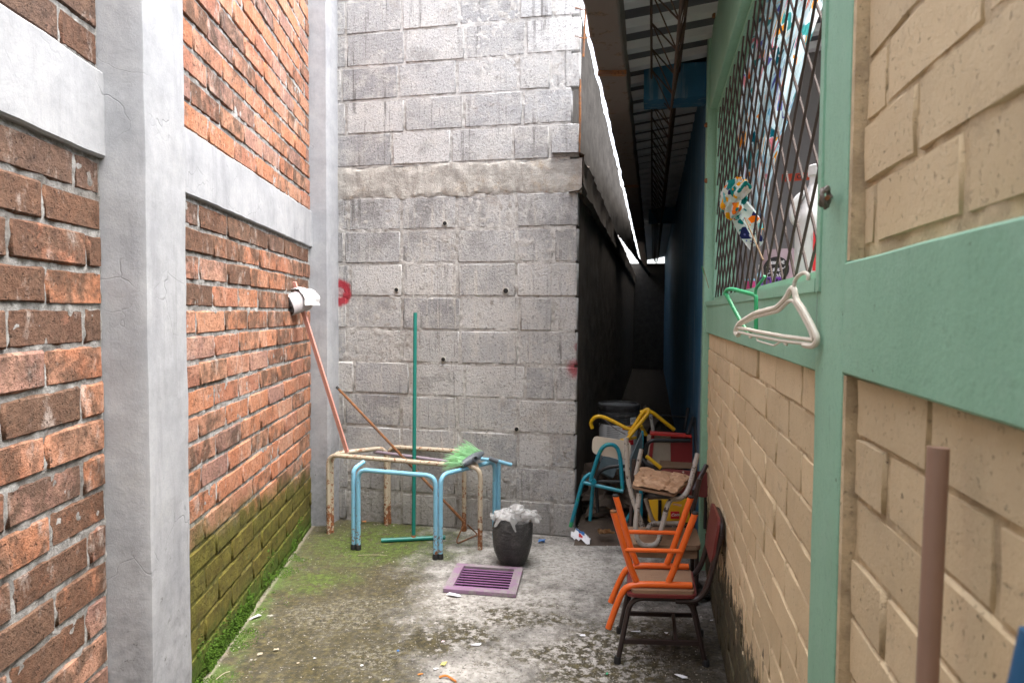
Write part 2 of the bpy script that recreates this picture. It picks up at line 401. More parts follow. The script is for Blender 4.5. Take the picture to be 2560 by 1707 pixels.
def m_curtain(name, bright=1.0, seed=0, sc=17):
    n = NB(name)
    v = n.vadd(n.vmul((1, 1, .8)), (seed, 0, 0))
    v = n.vadd(v, n.vmul((.05, .05, .05), n.noise(14, 2, .5, col=True)))
    cell = n.vor(sc, 'F1', v, 'Color'); r, g, b = n.xyz(cell)
    if sc < 20: pal = n.ramp(r, [(0, lin(222, 222, 222)), (.14, lin(70, 150, 150)), (.30, lin(232, 165, 60)), (.42, lin(140, 185, 205)),
                     (.55, lin(205, 130, 140)), (.68, lin(105, 105, 165)), (.80, lin(15, 95, 110)), (.90, lin(215, 95, 30))], True)
    else: pal = n.ramp(r, [(0, lin(225, 225, 222)), (.24, lin(240, 170, 20)), (.55, lin(20, 125, 120)), (.68, lin(235, 120, 20)), (.76, lin(120, 190, 190)),
                     (.85, lin(40, 45, 90))], True)
    d = n.vor(sc, 'F1', v)
    c = n.mix(n.step(d, .40 if sc < 20 else .50, .44 if sc < 20 else .54), pal, lin(205, 224, 228) if sc < 20 else lin(205, 218, 210))
    d2 = n.vor(sc * 2.2, 'F1', v); r2 = n.xyz(n.vor(sc * 2.2, 'F1', v, 'Color'))[1]
    p2 = n.ramp(r2, [(0, lin(240, 240, 240)), (.5, lin(30, 125, 130)), (.65, lin(240, 150, 60)), (.8, lin(110, 110, 170))], True)
    c = n.mix(n.mul(n.math('SUBTRACT', 1.0, n.step(d2, .22, .25)), n.step(r2, .45, .5)), c, p2)
    if bright != 1: c = n.val(c, bright)
    n.bump(n.noise(300, 2), .15, .002)
    m = n.done(c, .85, Specular_IOR_Level=.2)      # thin cotton: some light comes through
    tr = n.new('ShaderNodeBsdfTranslucent'); n.put(tr.inputs['Color'], c); mx = n.new('ShaderNodeMixShader'); mx.inputs[0].default_value = .4
    out = [q for q in n.t.nodes if q.type == 'OUTPUT_MATERIAL'][0]
    n.t.links.new(n.b.outputs[0], mx.inputs[1]); n.t.links.new(tr.outputs[0], mx.inputs[2]); n.t.links.new(mx.outputs[0], out.inputs['Surface'])
    return m
def m_bag():
    n = NB('black_polythene')
    wr = n.noise(1, 6, .75, n.vmul((18, 18, 60)), .8)
    c = n.ramp(n.noise(16, 6, .75), [(.35, (.012, .012, .012)), (.55, (.035, .033, .031)), (.72, (.12, .115, .105))])
    n.bump(n.add(wr, n.mul(n.noise(40, 5, .8), .6)), .9, .014)
    return n.done(c, .36, Specular_IOR_Level=.6)
M = dict(brick=m_brick(), mortar=m_mortar_left(), plaster=m_plaster(), block=m_block(), bmortar=m_block_mortar(), ring=m_ringbeam(),
         cream=m_cream(), creamj=m_cream(True), green=m_green(), bluewall=m_blue_wall(), ground=m_ground(),
         rusty=m_paint('rusted_steel', (.16, .08, .045), .75, (.30, .13, .05), .45, 20, spec=.3),
         bars=m_flat('rusted_grille_steel', (.060, .044, .037), .75, .35, 30, .2, Specular_IOR_Level=.2),
         zinc=m_flat('lit_zinc_sheet', (.70, .70, .71), .5, .15, 6, .1),  # ribs: the light they catch is painted in as a brighter zinc
         zinc_shade=m_flat('shaded_zinc_sheet', (.10, .10, .115), .6, .3, 6, .1),  # pans: shade between the ribs painted in as a darker zinc
         fascia=m_paint('weathered_fascia', (.15, .125, .11), .85, (.20, .14, .10), .55, 12, (.06, .05, .04), .2),
         orange=m_paint('orange_enamel', (.78, .135, .018), .30, (.30, .07, .02), .64, 55, (.14, .05, .02)),
         brownm=m_paint('brown_enamel', (.032, .020, .018), .38, (.11, .06, .045), .62, 30, (.02, .015, .012)),
         blackm=m_paint('black_enamel', (.012, .012, .013), .4, (.08, .05, .04), .68, 30, (.03, .02, .015)),
         teal=m_paint('teal_enamel', (.008, .21, .285), .32, (.02, .28, .17), .58, 9, (.01, .18, .14)),
         lblue=m_paint('light_blue_enamel', (.21, .47, .62), .38, (.30, .12, .05), .61, 38, foot=.13),
         cpaint=m_paint('cream_enamel', (.50, .42, .31), .5, (.34, .13, .05), .545, 42, (.10, .04, .02), foot=.14),
         greyp=m_paint('grey_enamel', (.36, .33, .29), .45, (.09, .06, .045), .56, 24, (.03, .02, .018)),
         yellow=m_paint('yellow_enamel', (.62, .36, .006), .38, (.10, .07, .03), .64, 30, (.05, .035, .02)),
         tgreen=m_paint('green_pole_enamel', (.008, .16, .125), .35, (.20, .40, .33), .68, 35, (.10, .28, .22)),
         pink=m_flat('salmon_plastic', (.62, .30, .245), .5, .12, 12),
         lilac=m_flat('dusty_lilac_steel', (.27, .22, .26), .55, .2, 14),
         purple=m_paint('purple_enamel', (.27, .165, .25), .6, (.31, .28, .28), .46, 14, (.25, .20, .22)),
         purpled=m_flat('purple_slat_paint', (.29, .13, .28), .5, .25, 30),
         dark=m_flat('dark_pit', (.012, .011, .010), .9, .3),
         black=m_flat('black_rubber', (.014, .014, .015), .55, .3),
         bag=m_bag(),
         film=m_flat('clear_white_polythene', (.60, .60, .585), .2, .12, 40, .3, Alpha=.45, Specular_IOR_Level=.6),
         white=m_flat('white_plastic', (.66, .65, .64), .4, .08, 10, .08),
         paper=m_flat('white_paper', (.70, .71, .74), .8, .06, 10, .1),
         pink_paper=m_flat('pale_pink_paper', (.62, .50, .52), .8, .06, 10, .1),
         buff=m_flat('buff_scrap', (.36, .31, .23), .85, .2, 40),
         yscrap=m_flat('yellowed_scrap', (.58, .50, .18), .85, .2, 40),
         oscrap=m_flat('orange_scrap', (.55, .19, .04), .85, .2, 40),
         gscrap=m_flat('green_scrap', (.05, .42, .22), .7, .2, 40),
         bscrap=m_flat('blue_scrap', (.02, .13, .36), .5, .2, 40),
         leaf=m_flat('dry_leaf', (.27, .145, .06), .85, .35, 40),
         towel=m_flat('white_towel', (.62, .60, .59), .95, .15, 60, .6),
         towel2=m_flat('grey_towel_edge', (.42, .38, .38), .95, .2, 60, .6),
         hanger=m_flat('yellowed_white_plastic', (.62, .56, .47), .4, .10, 25, .1),
         hgreen=m_flat('green_plastic', (.035, .30, .12), .35, .12, 20, .1),
         gplast=m_flat('grey_plastic', (.11, .125, .14), .45, .15, 20, .1),
         bristle=m_flat('green_bristle', (.47, .78, .47), .5, .2, 60, .1),
         board=m_wood('bare_plywood', (.30, .19, .115), (.20, .12, .07)),
         peel=m_wood('peeling_plywood', (.46, .28, .16), (.30, .16, .085), (.52, .33, .20)),
         redply=m_flat('dark_red_formica', (.145, .026, .024), .38, .2, 15, .1),
         creamply=m_flat('cream_formica', (.56, .48, .38), .45, .08, 8, .08),
         greyboard=m_flat('slate_formica', (.06, .085, .095), .5, .25, 9, .1),
         redpaint=m_flat('red_board_paint', (.26, .022, .020), .55, .3, 15, .1),
         whitepaint=m_flat('cream_board_paint', (.40, .33, .25), .65, .25, 15, .2),
         scarlet=m_flat('scarlet_edge', (.50, .03, .022), .5, .15, 15, .1),
         cocared=m_flat('red_label_print', (.55, .012, .02), .45, .05, 15, .05),
         redstripe=m_flat('red_stripe_print', (.50, .015, .02), .45, .05, 15, .05),
         ink=m_flat('black_print', (.012, .012, .014), .5, .05, 15, .05),
         white_ink=m_flat('white_print', (.72, .72, .72), .5, .04, 15, .05),
         grey_ink=m_flat('grey_print', (.28, .28, .28), .5, .04, 15, .05),
         orange_ink=m_flat('orange_print', (.60, .15, .02), .5, .05, 15, .05),
         green_ink=m_flat('green_print', (.03, .20, .06), .5, .05, 15, .05),
         foil=m_flat('mauve_foil', (.27, .20, .22), .35, .2, 15, .2),
         basket=m_flat('purple_plastic', (.13, .035, .27), .35, .12, 15, .1),
         magenta=m_flat('pink_plastic', (.55, .06, .20), .4, .1, 15, .1),
         cyan=m_flat('pale_blue_plastic', (.22, .40, .50), .35, .1, 15, .1),
         sign=m_flat('orange_red_board', (.48, .055, .02), .5, .1, 15, .1),
         room=m_flat('grey_room_paint', (.22, .20, .19), .8, .15, 6, .2),
         trussm=m_flat('dark_rusted_rod', (.075, .048, .036), .75, .4, 20, .2, Specular_IOR_Level=.2),
         pipe=m_flat('brown_pvc', (.26, .155, .11), .42, .12, 10, .1),
         shade_black=m_flat('shade_darkened_block', (.05, .046, .042), 1.0, .65, 11, .8, Specular_IOR_Level=.0),  # grey block painted near-black: the passage shade is put into its colour
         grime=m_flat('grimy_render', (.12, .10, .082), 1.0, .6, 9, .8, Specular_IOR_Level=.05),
         bluepost=m_flat('blue_post_paint', (.01, .075, .17), .5, .2, 10, .1),
         pvc=m_flat('pale_pvc', (.50, .47, .41), .5, .15, 20, .1),
         wire=m_flat('twisted_wire', (.16, .13, .11), .55, .3, 40, .3),
         dirt=m_flat('loose_dirt', (.085, .062, .046), .95, .45, 25, .8),
         curtain=m_curtain('floral_curtain', 1.0, 0, 13), knot=m_curtain('floral_knot', .9, 3.3, 30),
         twig=m_flat('dry_twig', (.20, .13, .07), .85, .2, 40))
def m_moss():
    n = NB('moss'); r = n.noise(55, 4, .75)
    return n.done(n.ramp(r, [(.3, (.018, .040, .005)), (.5, (.052, .105, .011)), (.72, (.13, .235, .028))]), .9, Specular_IOR_Level=.2)
M['moss'] = m_moss()
def m_grit():
    n = NB('grit'); r = n.noise(70, 3, .8)
    return n.done(n.ramp(r, [(.3, (.10, .085, .06)), (.5, (.36, .33, .28)), (.7, (.60, .57, .52))]), .95, Specular_IOR_Level=.2)
M['grit'] = m_grit()

# ------------------------------------------------------------------ mesh and object helpers
class MB:
    def __init__(s): s.v = []; s.f = []; s.flat = set()
    def add(s, vs, fs, flat=False):
        o = len(s.v); s.v += [Vector(p) for p in vs]
        for f in fs:
            if flat: s.flat.add(len(s.f))
            s.f.append([i + o for i in f])
        return s
    def hexa(s, c):             # 8 corners: bottom ring then top ring
        return s.add(c, [(3, 2, 1, 0), (4, 5, 6, 7), (0, 1, 5, 4), (1, 2, 6, 5), (2, 3, 7, 6), (3, 0, 4, 7)], True)
    def frame_box(s, fn, a0, a1, d0, d1, z0, z1):
        return s.hexa([fn(a0, d0, z0), fn(a1, d0, z0), fn(a1, d1, z0), fn(a0, d1, z0), fn(a0, d0, z1), fn(a1, d0, z1), fn(a1, d1, z1), fn(a0, d1, z1)])
    def box(s, c, size, rot=None):
        m = rot or Matrix.Identity(3); x, y, z = [q / 2 for q in size]; c = Vector(c)
        return s.hexa([c + m @ Vector(p) for p in ((-x, -y, -z), (x, -y, -z), (x, y, -z), (-x, y, -z), (-x, -y, z), (x, -y, z), (x, y, z), (-x, y, z))])
    def tube(s, pts, r, fil=.04, n=10, cap=True, wob=0, r1=None):
        pts = [Vector(p) for p in pts]; path = [pts[0]]
        for i in range(1, len(pts) - 1):
            a, b, c = pts[i - 1], pts[i], pts[i + 1]
            la = min(fil, (a - b).length * .48); lc = min(fil, (c - b).length * .48)
            p0 = b + (a - b).normalized() * la; p1 = b + (c - b).normalized() * lc
            for k in range(6):
                t = k / 5; path.append(p0 * (1 - t) ** 2 + b * 2 * t * (1 - t) + p1 * t * t)
        path.append(pts[-1])
        q = [path[0]]
        for p in path[1:]:
            if (p - q[-1]).length > 1e-5: q.append(p)
        path = q; L = len(path); o = len(s.v)
        t = (path[1] - path[0]).normalized()
        up = Vector((0, 0, 1)) if abs(t.z) < .9 else Vector((1, 0, 0))
        nx = t.cross(up).normalized()
        for i, p in enumerate(path):
            t = (path[min(i + 1, L - 1)] - path[max(i - 1, 0)]).normalized()
            nx = (nx - t * nx.dot(t)).normalized(); ny = t.cross(nx)
            rr = r if r1 is None else r + (r1 - r) * i / (L - 1)
            for k in range(n):
                a = 2 * math.pi * k / n; s.v.append(p + (nx * math.cos(a) + ny * math.sin(a)) * rr)
        for i in range(L - 1):
            for k in range(n):
                s.f.append([o + i * n + k, o + i * n + (k + 1) % n, o + (i + 1) * n + (k + 1) % n, o + (i + 1) * n + k])
        if cap:
            for i, rev in ((0, False), (L - 1, True)):
                f = [o + i * n + k for k in range(n)]
                s.flat.add(len(s.f)); s.f.append(f[::-1] if not rev else f)
        return s
    def lathe(s, c, prof, n=24, axis=None, cap0=True, cap1=True, jit=0, sq=None):
        c = Vector(c); m = (axis.to_track_quat('Z', 'Y').to_matrix() if axis is not None else Matrix.Identity(3)); o = len(s.v)
        for i, (r, z) in enumerate(prof):
            for k in range(n):
                a = 2 * math.pi * k / n; p = Vector((r * math.cos(a), r * math.sin(a), z))
                if jit:
                    w = noi(p + c * 3, 22, 3) * jit; p.x *= 1 + w / max(r, .02); p.y *= 1 + w / max(r, .02); p.z += w * .4
                s.v.append(c + m @ p)
        for i in range(len(prof) - 1):
            for k in range(n):
                s.f.append([o + i * n + k, o + i * n + (k + 1) % n, o + (i + 1) * n + (k + 1) % n, o + (i + 1) * n + k])
        if cap0: s.f.append([o + k for k in range(n)][::-1]); s.flat.add(len(s.f) - 1)
        if cap1: s.f.append([o + (len(prof) - 1) * n + k for k in range(n)]); s.flat.add(len(s.f) - 1)
        return s
    def grid(s, fn, nu, nv):
        o = len(s.v)
        for j in range(nv + 1):
            for i in range(nu + 1): s.v.append(Vector(fn(i / nu, j / nv)))
        for j in range(nv):
            for i in range(nu):
                a = o + j * (nu + 1) + i; s.f.append([a, a + 1, a + nu + 2, a + nu + 1])
        return s
    def slab(s, quad, th, rnd=.02, nrm=None):
        """a board with rounded corners from four corner points (in order), thickness th"""
        q = [Vector(p) for p in quad]; nm = (nrm or (q[1] - q[0]).cross(q[3] - q[0])).normalized(); out = []
        for i in range(4):
            a, b, c = q[i - 1], q[i], q[(i + 1) % 4]
            if rnd <= 0: out.append(b); continue
            p0 = b + (a - b).normalized() * rnd; p1 = b + (c - b).normalized() * rnd
            for k in range(5):
                t = k / 4; out.append(p0 * (1 - t) ** 2 + b * 2 * t * (1 - t) + p1 * t * t)
        L = len(out); o = len(s.v)
        s.v += [p + nm * th / 2 for p in out] + [p - nm * th / 2 for p in out]
        for f in [[o + i for i in range(L)], [o + L + i for i in range(L)][::-1]] + [[o + i, o + L + i, o + L + (i + 1) % L, o + (i + 1) % L] for i in range(L)]:
            s.flat.add(len(s.f)); s.f.append(f)
        return s
    def mesh(s, name, mat, org=Vector(), smooth=True):
        me = bpy.data.meshes.new(name); me.from_pydata([p - org for p in s.v], [], s.f)
        me.polygons.foreach_set('use_smooth', [smooth and i not in s.flat for i in range(len(s.f))])
        if mat: me.materials.append(M[mat] if isinstance(mat, str) else mat)
        me.update()
        if smooth: me.set_sharp_from_angle(angle=R(32))
        return me
def tag(o, label=None, cat=None, group=None, kind=None):
    if label: o['label'] = label
    if cat: o['category'] = cat
    if group: o['group'] = group
    if kind: o['kind'] = kind
    return o
def thing(name, label, cat, loc=(0, 0, 0), group=None):
    o = bpy.data.objects.new(name, None); C.objects.link(o); o.location = loc; o.empty_display_size = .1
    o['org'] = 0; del o['org']
    return tag(o, label, cat, group)
def root_of(o):
    while o.parent: o = o.parent
    return o
def part(name, mb, mat, parent=None, smooth=True, kind=None, label=None):
    org = Vector(root_of(parent).location) if parent else Vector()
    o = bpy.data.objects.new(name, mb.mesh(name, mat, org, smooth)); C.objects.link(o); o.parent = parent
    return tag(o, label, None, None, kind)
def solo(name, mb, mat, label, cat, group=None, smooth=True):
    c = sum(mb.v, Vector()) / len(mb.v); c.z = min(p.z for p in mb.v)
    o = bpy.data.objects.new(name, mb.mesh(name, mat, c, smooth)); C.objects.link(o); o.location = c
    return tag(o, label, cat, group)
def inst(name, me, parent, p, rotz, scale=None):
    o = bpy.data.objects.new(name, me); C.objects.link(o); o.parent = parent
    o.location = p - Vector(root_of(parent).location); o.rotation_euler = (0, 0, rotz)
    if scale: o.scale = scale
    return o
def text_mesh(body, size, mw, shear=0, bold=0, extrude=.0006):
    cu = bpy.data.curves.new('t', 'FONT'); cu.body = body; cu.size = size; cu.shear = shear; cu.extrude = extrude; cu.offset = bold
    cu.align_x = 'CENTER'; cu.align_y = 'CENTER'; cu.resolution_u = 3
    ob = bpy.data.objects.new('t', cu); C.objects.link(ob)
    dg = bpy.context.evaluated_depsgraph_get(); me = bpy.data.meshes.new_from_object(ob.evaluated_get(dg))
    bpy.data.objects.remove(ob); bpy.data.curves.remove(cu)
    mb = MB(); mb.add([mw @ v.co for v in me.vertices], [list(p.vertices) for p in me.polygons], True)
    bpy.data.meshes.remove(me); return mb
def basis(o, x, n):
    """4x4 with x to the reader's right, n towards the reader"""
    n = Vector(n).normalized(); x = Vector(x); x = (x - n * x.dot(n)).normalized(); y = n.cross(x)
    m = Matrix((x, y, n)).transposed().to_4x4(); m.translation = o; return m

# ------------------------------------------------------------------ ground
gc = [F(1143, 1416), F(1308, 1427), F(1290, 1495), F(1107, 1481)]      # corners of the drain grate
gm = sum(gc, Vector()) / 4
hole = [gm + (p - gm) * .80 for p in gc]
big = [Vector((-60, 80, 0)), Vector((60, 80, 0)), Vector((60, -60, 0)), Vector((-60, -60, 0))]
g = MB(); g.add(big + hole, [(0, 4, 5, 1), (1, 5, 6, 2), (2, 6, 7, 3), (3, 7, 4, 0)])
for f in range(4): g.f[f] = g.f[f][::-1] if False else g.f[f]
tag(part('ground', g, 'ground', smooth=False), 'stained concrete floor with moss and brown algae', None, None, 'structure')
pit = MB(); lo = [p + Vector((0, 0, -.25)) for p in hole]
pit.add(hole + lo, [(0, 1, 5, 4), (1, 2, 6, 5), (2, 3, 7, 6), (3, 0, 4, 7), (4, 5, 6, 7)], True)
tag(part('drain_pit', pit, 'dark', smooth=False), 'dark drain pit under the purple floor grate', None, None, 'structure')

rw_ = MB(); rw_.box((1.0, -2.6, 2.2), (9, .2, 4.4))  # unseen wall, added to cut the light coming from behind the viewer
tag(part('rear_light_blocker', rw_, 'bmortar', smooth=False), 'added unseen wall behind the viewer that blocks light from the rear', None, None, 'structure')

# ------------------------------------------------------------------ brick maker
def brick_mesh(name, mat, L, H, Dp, ch, jit, seed, nx=3):
    rnd = random.Random(seed); vs = []; fs = []; nz = 2
    for j in range(nz + 1):
        for i in range(nx + 1):
            vs.append(Vector((-L / 2 + ch + (L - 2 * ch) * i / nx, rnd.uniform(-jit, jit) * .35, -H / 2 + ch + (H - 2 * ch) * j / nz)))
    idx = lambda i, j: j * (nx + 1) + i
    for j in range(nz):
        for i in range(nx): fs.append((idx(i, j), idx(i + 1, j), idx(i + 1, j + 1), idx(i, j + 1)))
    bord = [(i, 0) for i in range(nx + 1)] + [(nx, j) for j in range(1, nz + 1)] + [(i, nz) for i in range(nx - 1, -1, -1)] + [(0, j) for j in range(nz - 1, 0, -1)]
    o = len(vs); nb = len(bord)
    for i, j in bord:
        vs.append(Vector((-L / 2 + L * i / nx + rnd.uniform(-jit, jit), -ch * 1.1 + rnd.uniform(-jit, 0) * .6, -H / 2 + H * j / nz + rnd.uniform(-jit, jit))))
    for i, j in bord:
        vs.append(Vector((-L / 2 + L * i / nx, -Dp, -H / 2 + H * j / nz)))
    for k in range(nb):
        a, b = bord[k], bord[(k + 1) % nb]; k2 = (k + 1) % nb
        fs.append((idx(*b), idx(*a), o + k, o + k2)); fs.append((o + k2, o + k, o + nb + k, o + nb + k2))
    me = bpy.data.meshes.new(name); me.from_pydata(vs, [], [f[::-1] for f in fs])
    me.polygons.foreach_set('use_smooth', [True] * len(fs)); me.materials.append(M[mat]); me.update()
    nf = (nx + 1) * (nz + 1)
    for e in me.edges:          # crisp arrises: the face stays flat, the worn edge turns away from it
        a, b = e.vertices
        if a < nf and b < nf and (vs[a].x in (vs[0].x, vs[nx].x) and vs[a].x == vs[b].x or vs[a].z in (vs[0].z, vs[nf - 1].z) and vs[a].z == vs[b].z): e.use_edge_sharp = True
    return me
class BrickSet:
    """individual bricks as parts of a wall, those out of the photograph joined"""
    def __init__(s, parent, fn, nrm, mat, name, Dp, ch, jit):
        s.p, s.fn, s.mat, s.name, s.Dp, s.ch, s.jit = parent, fn, mat, name, Dp, ch, jit
        s.rot = math.atan2(-nrm.x, nrm.y); s.var = {}; s.rest = MB(); s.n = 0; s.rnd = random.Random(hash(mat) % 99 if False else len(mat))
    def put(s, a0, a1, d, z0, z1):
        L = abs(a1 - a0); H = z1 - z0
        if L < .02 or H < .02: return
        key = (round(L / .03), round(H / .02)); vs = s.var.setdefault(key, {})
        k = s.rnd.randrange(6)
        if k not in vs: vs[k] = brick_mesh(s.name, s.mat, key[0] * .03, key[1] * .02, s.Dp, s.ch, s.jit, s.n + k * 17, 3 if L > .15 else 2)
        me = vs[k]; c = s.fn((a0 + a1) / 2, d, (z0 + z1) / 2)
        sc = (L / (key[0] * .03), 1, H / (key[1] * .02))
        if seen(c, 70):
            o = inst(s.name, me, s.p, c, s.rot + s.rnd.uniform(-.006, .006), sc); o.rotation_euler.y = s.rnd.uniform(-.008, .008)
            s.n += 1
        else:
            mw = Matrix.Translation(c) @ Matrix.Rotation(s.rot, 4, 'Z') @ Matrix.Diagonal((*sc, 1))
            s.rest.add([mw @ v.co for v in me.vertices], [list(p.vertices) for p in me.polygons])
    def finish(s):
        if s.rest.f: part(s.name + '_courses', s.rest, s.mat, s.p, True, 'stuff')

# ------------------------------------------------------------------ left brick wall
LZ = 3.4
wall = thing('brick_wall', 'orange fired brick wall with grey cement columns and moss along its foot', 'wall', Lp(2.9, 0, 0))
bs = BrickSet(wall, Lp, LN, 'brick', 'brick', .05, .004, .0036)
rr = random.Random(3)
def course_run(s0, s1, z0, z1, joint, up, pitch=.285, gap=.012, ch=.093, bh=.0795):
    z = z0 if up else z1; k = 0
    while (z < z1 - .03) if up else (z > z0 + .03):
        a, b = (z + .0135, min(z + .0135 + bh, z1)) if up else (max(z - .0135 - bh, z0), z - .0135)
        j = joint + (0 if k % 2 == 0 else pitch / 2) + rr.uniform(-.02, .02)
        st = j - math.ceil((j - s0) / pitch) * pitch
        e = st
        while e < s1:
            n2 = e + pitch + rr.uniform(-.008, .008)
            x0, x1 = max(e, s0) + gap / 2, min(n2, s1) - gap / 2
            if x1 - x0 > .03:
                bs.put(x0, x1, rr.uniform(-.003, .003), a + rr.uniform(-.002, .002), b + rr.uniform(-.002, .002))
            e = n2
        z += ch if up else -ch; k += 1
course_run(.75, 1.755, 0, 1.715, 1.65, False)
course_run(.75, 1.755, 1.93, 2.6, 1.60, True)
course_run(2.01, 4.16, 0, 1.715, 2.40, False)
course_run(2.01, 4.16, 1.93, LZ, 2.50, True)
bs.finish()
def rough_panel(fn, a0, a1, z0, z1, d, amp, res, sc=26):
    nu = max(2, int(abs(a1 - a0) / res)); nv = max(2, int((z1 - z0) / res))
    def f(u, v):
        p = fn(a0 + (a1 - a0) * u, 0, z0 + (z1 - z0) * v)
        return fn(a0 + (a1 - a0) * u, d + amp * noi(p, sc, 4), z0 + (z1 - z0) * v)
    mb = MB(); mb.grid(f, nu, nv); return mb
for k, (a, b, z0, z1) in enumerate(((.75, 1.757, 0, 1.717), (.75, 1.757, 1.928, 2.62), (2.008, 4.162, 0, 1.717), (2.008, 4.162, 1.928, LZ))):
    mb = rough_panel(Lp, a, b, z0, z1, -.0052, .0050, .010)
    part('mortar', mb, 'mortar', wall)
mb = MB(); mb.frame_box(Lp, -3.0, 4.3, -.14, -.03, -.05, LZ); mb.frame_box(Lp, -3.0, .75, -.03, 0, -.05, LZ)
part('wall_core', mb, 'mortar', wall, False)
def worn_box(fn, a0, a1, d0, d1, z0, z1, res=.03, amp=.0025, ch=.006):
    """plastered member: front, and both side faces, as one bevelled strip of rough faces"""
    prof = [(a0, d0), (a0, d1 - ch), (a0 + ch * .3, d1 - ch * .3), (a0 + ch, d1), (a1 - ch, d1), (a1 - ch * .3, d1 - ch * .3), (a1, d1 - ch), (a1, d0)]
    pts = []
    for (p, q) in zip(prof, prof[1:]):
        n = max(1, int(math.hypot(q[0] - p[0], q[1] - p[1]) / res))
        pts += [(p[0] + (q[0] - p[0]) * i / n, p[1] + (q[1] - p[1]) * i / n) for i in range(n)]
    pts.append(prof[-1]); nu = len(pts) - 1; nv = max(1, int((z1 - z0) / res))
    def f(u, v):
        a, d = pts[round(u * nu)]; z = z0 + (z1 - z0) * v; w = noi(fn(a, d, z), 9, 3) * amp
        return fn(a + (w if d < d1 - ch else 0), d + w, z)
    mb = MB(); mb.grid(f, nu, nv); return mb
part('column', worn_box(Lp, 1.755, 2.01, -.10, .111, -.02, LZ + .1), 'plaster', wall)
cm = MB(); a = Lp(4.16, -.1, 0); b = Lp(4.16, .104, 0); c2 = Vector((-1.086, 4.36, 0)); d2 = Lp(4.5, -.1, 0)
def colf(u, v):
    q = [a, a.lerp(b, .33), a.lerp(b, .66), a.lerp(b, .97), b.lerp(c2, .04), b.lerp(c2, .35), b.lerp(c2, .7), c2]
    p = q[round(u * 7)] + Vector((0, 0, -.02 + (LZ + .1) * v)); w = noi(p, 9, 3) * .0025
    return p + Vector((w, -w, 0))
cm.grid(colf, 7, 90); part('column', cm, 'plaster', wall)
def beam_strip(fn, a0, a1, z0, z1, d1, dback, res=.03, amp=.002, ch=.006):
    prof = [(z0, dback), (z0, d1 - ch), (z0 + ch, d1), (z1 - ch, d1), (z1, d1 - ch), (z1, dback)]; pts = []
    for p, q in zip(prof, prof[1:]):
        n = max(1, int(math.hypot(q[0] - p[0], q[1] - p[1]) / res))
        pts += [(p[0] + (q[0] - p[0]) * i / n, p[1] + (q[1] - p[1]) * i / n) for i in range(n)]
    pts.append(prof[-1]); nv = len(pts) - 1; nu = int((a1 - a0) / res)
    def f(u, v):
        z, d = pts[round(v * nv)]; aa = a0 + (a1 - a0) * u; w = noi(fn(aa, d, z), 8, 3) * amp
        return fn(aa, d + w, z + w)
    mb = MB(); mb.grid(f, nu, nv); return mb
part('beam', beam_strip(Lp, .75, 1.756, 1.715, 1.935, .012, -.1), 'plaster', wall)
part('beam', beam_strip(Lp, 2.009, 4.161, 1.715, 1.935, .012, -.1), 'plaster', wall)

# ------------------------------------------------------------------ grey block wall at the back and along the passage
BZ = 3.45; ROW = .2035; T1 = 1.66
bw = thing('block_wall', 'tall grey concrete block wall at the back with pale mortar and drain holes', 'wall', Bp(.8, 0, 0))
bb = BrickSet(bw, Bp, BN, 'block', 'block', .06, .0035, .005)
rb = random.Random(11)
def block_rows(z0, z1, up_off, pitch):
    z = z0; k = 0
    while z < z1 - .05:
        h = min(ROW, z1 - z)
        cuts = [0]
        first = (.14, .36)[k % 2] if z0 < 1 else (.17, .33)[k % 2]
        t = first + rb.uniform(-.02, .02); cuts.append(t)
        if k % 2 == 0: t += .20 + rb.uniform(-.02, .03); cuts.append(t)
        while t < T1:
            t += pitch + rb.uniform(-.015, .015); cuts.append(t)
        cuts[-1] = T1
        for a0, a1 in zip(cuts, cuts[1:]):
            if a1 - a0 < .06: continue
            edge = 0 if a0 == 0 else .008
            if z > 2.2 and a0 == 0 and 2.28 < z < 2.62: a0 = .045          # broken corner with bare reinforcing
            tilt = rb.uniform(-.003, .003)
            bb.put(a0 + edge, a1 - .009, rb.uniform(-.002, .004), z + .007 + tilt, z + h - .008 + tilt)
        z += h; k += 1
block_rows(.0, 2.035, 0, .366)
block_rows(2.225, BZ, 1, .372)
bb.finish()
mb = rough_panel(Bp, .012, T1, 0, 2.04, -.0028, .0052, .0095, 30); part('mortar', mb, 'bmortar', bw)
mb = rough_panel(Bp, .050, T1, 2.22, BZ, -.0032, .0050, .0095, 30); part('mortar', mb, 'bmortar', bw)
def ringf(u, v):
    t = -.02 + (T1 + .02) * u; zz = [2.028, 2.03, 2.05, 2.09, 2.13, 2.17, 2.205, 2.222, 2.226][round(v * 8)]
    dd = [-.05, -.002, .004, .003, .002, .003, .006, .0, -.05][round(v * 8)]; q = Bp(t, 0, zz)
    return Bp(t, dd + .011 * noi(q, 16, 5), zz + .014 * noi(q + Vector((9, 0, 0)), 8, 3) + (.03 * max(0, .25 - t) if v > .7 else 0))
mb = MB(); mb.grid(ringf, 220, 8); part('ring_beam', mb, 'ring', bw)
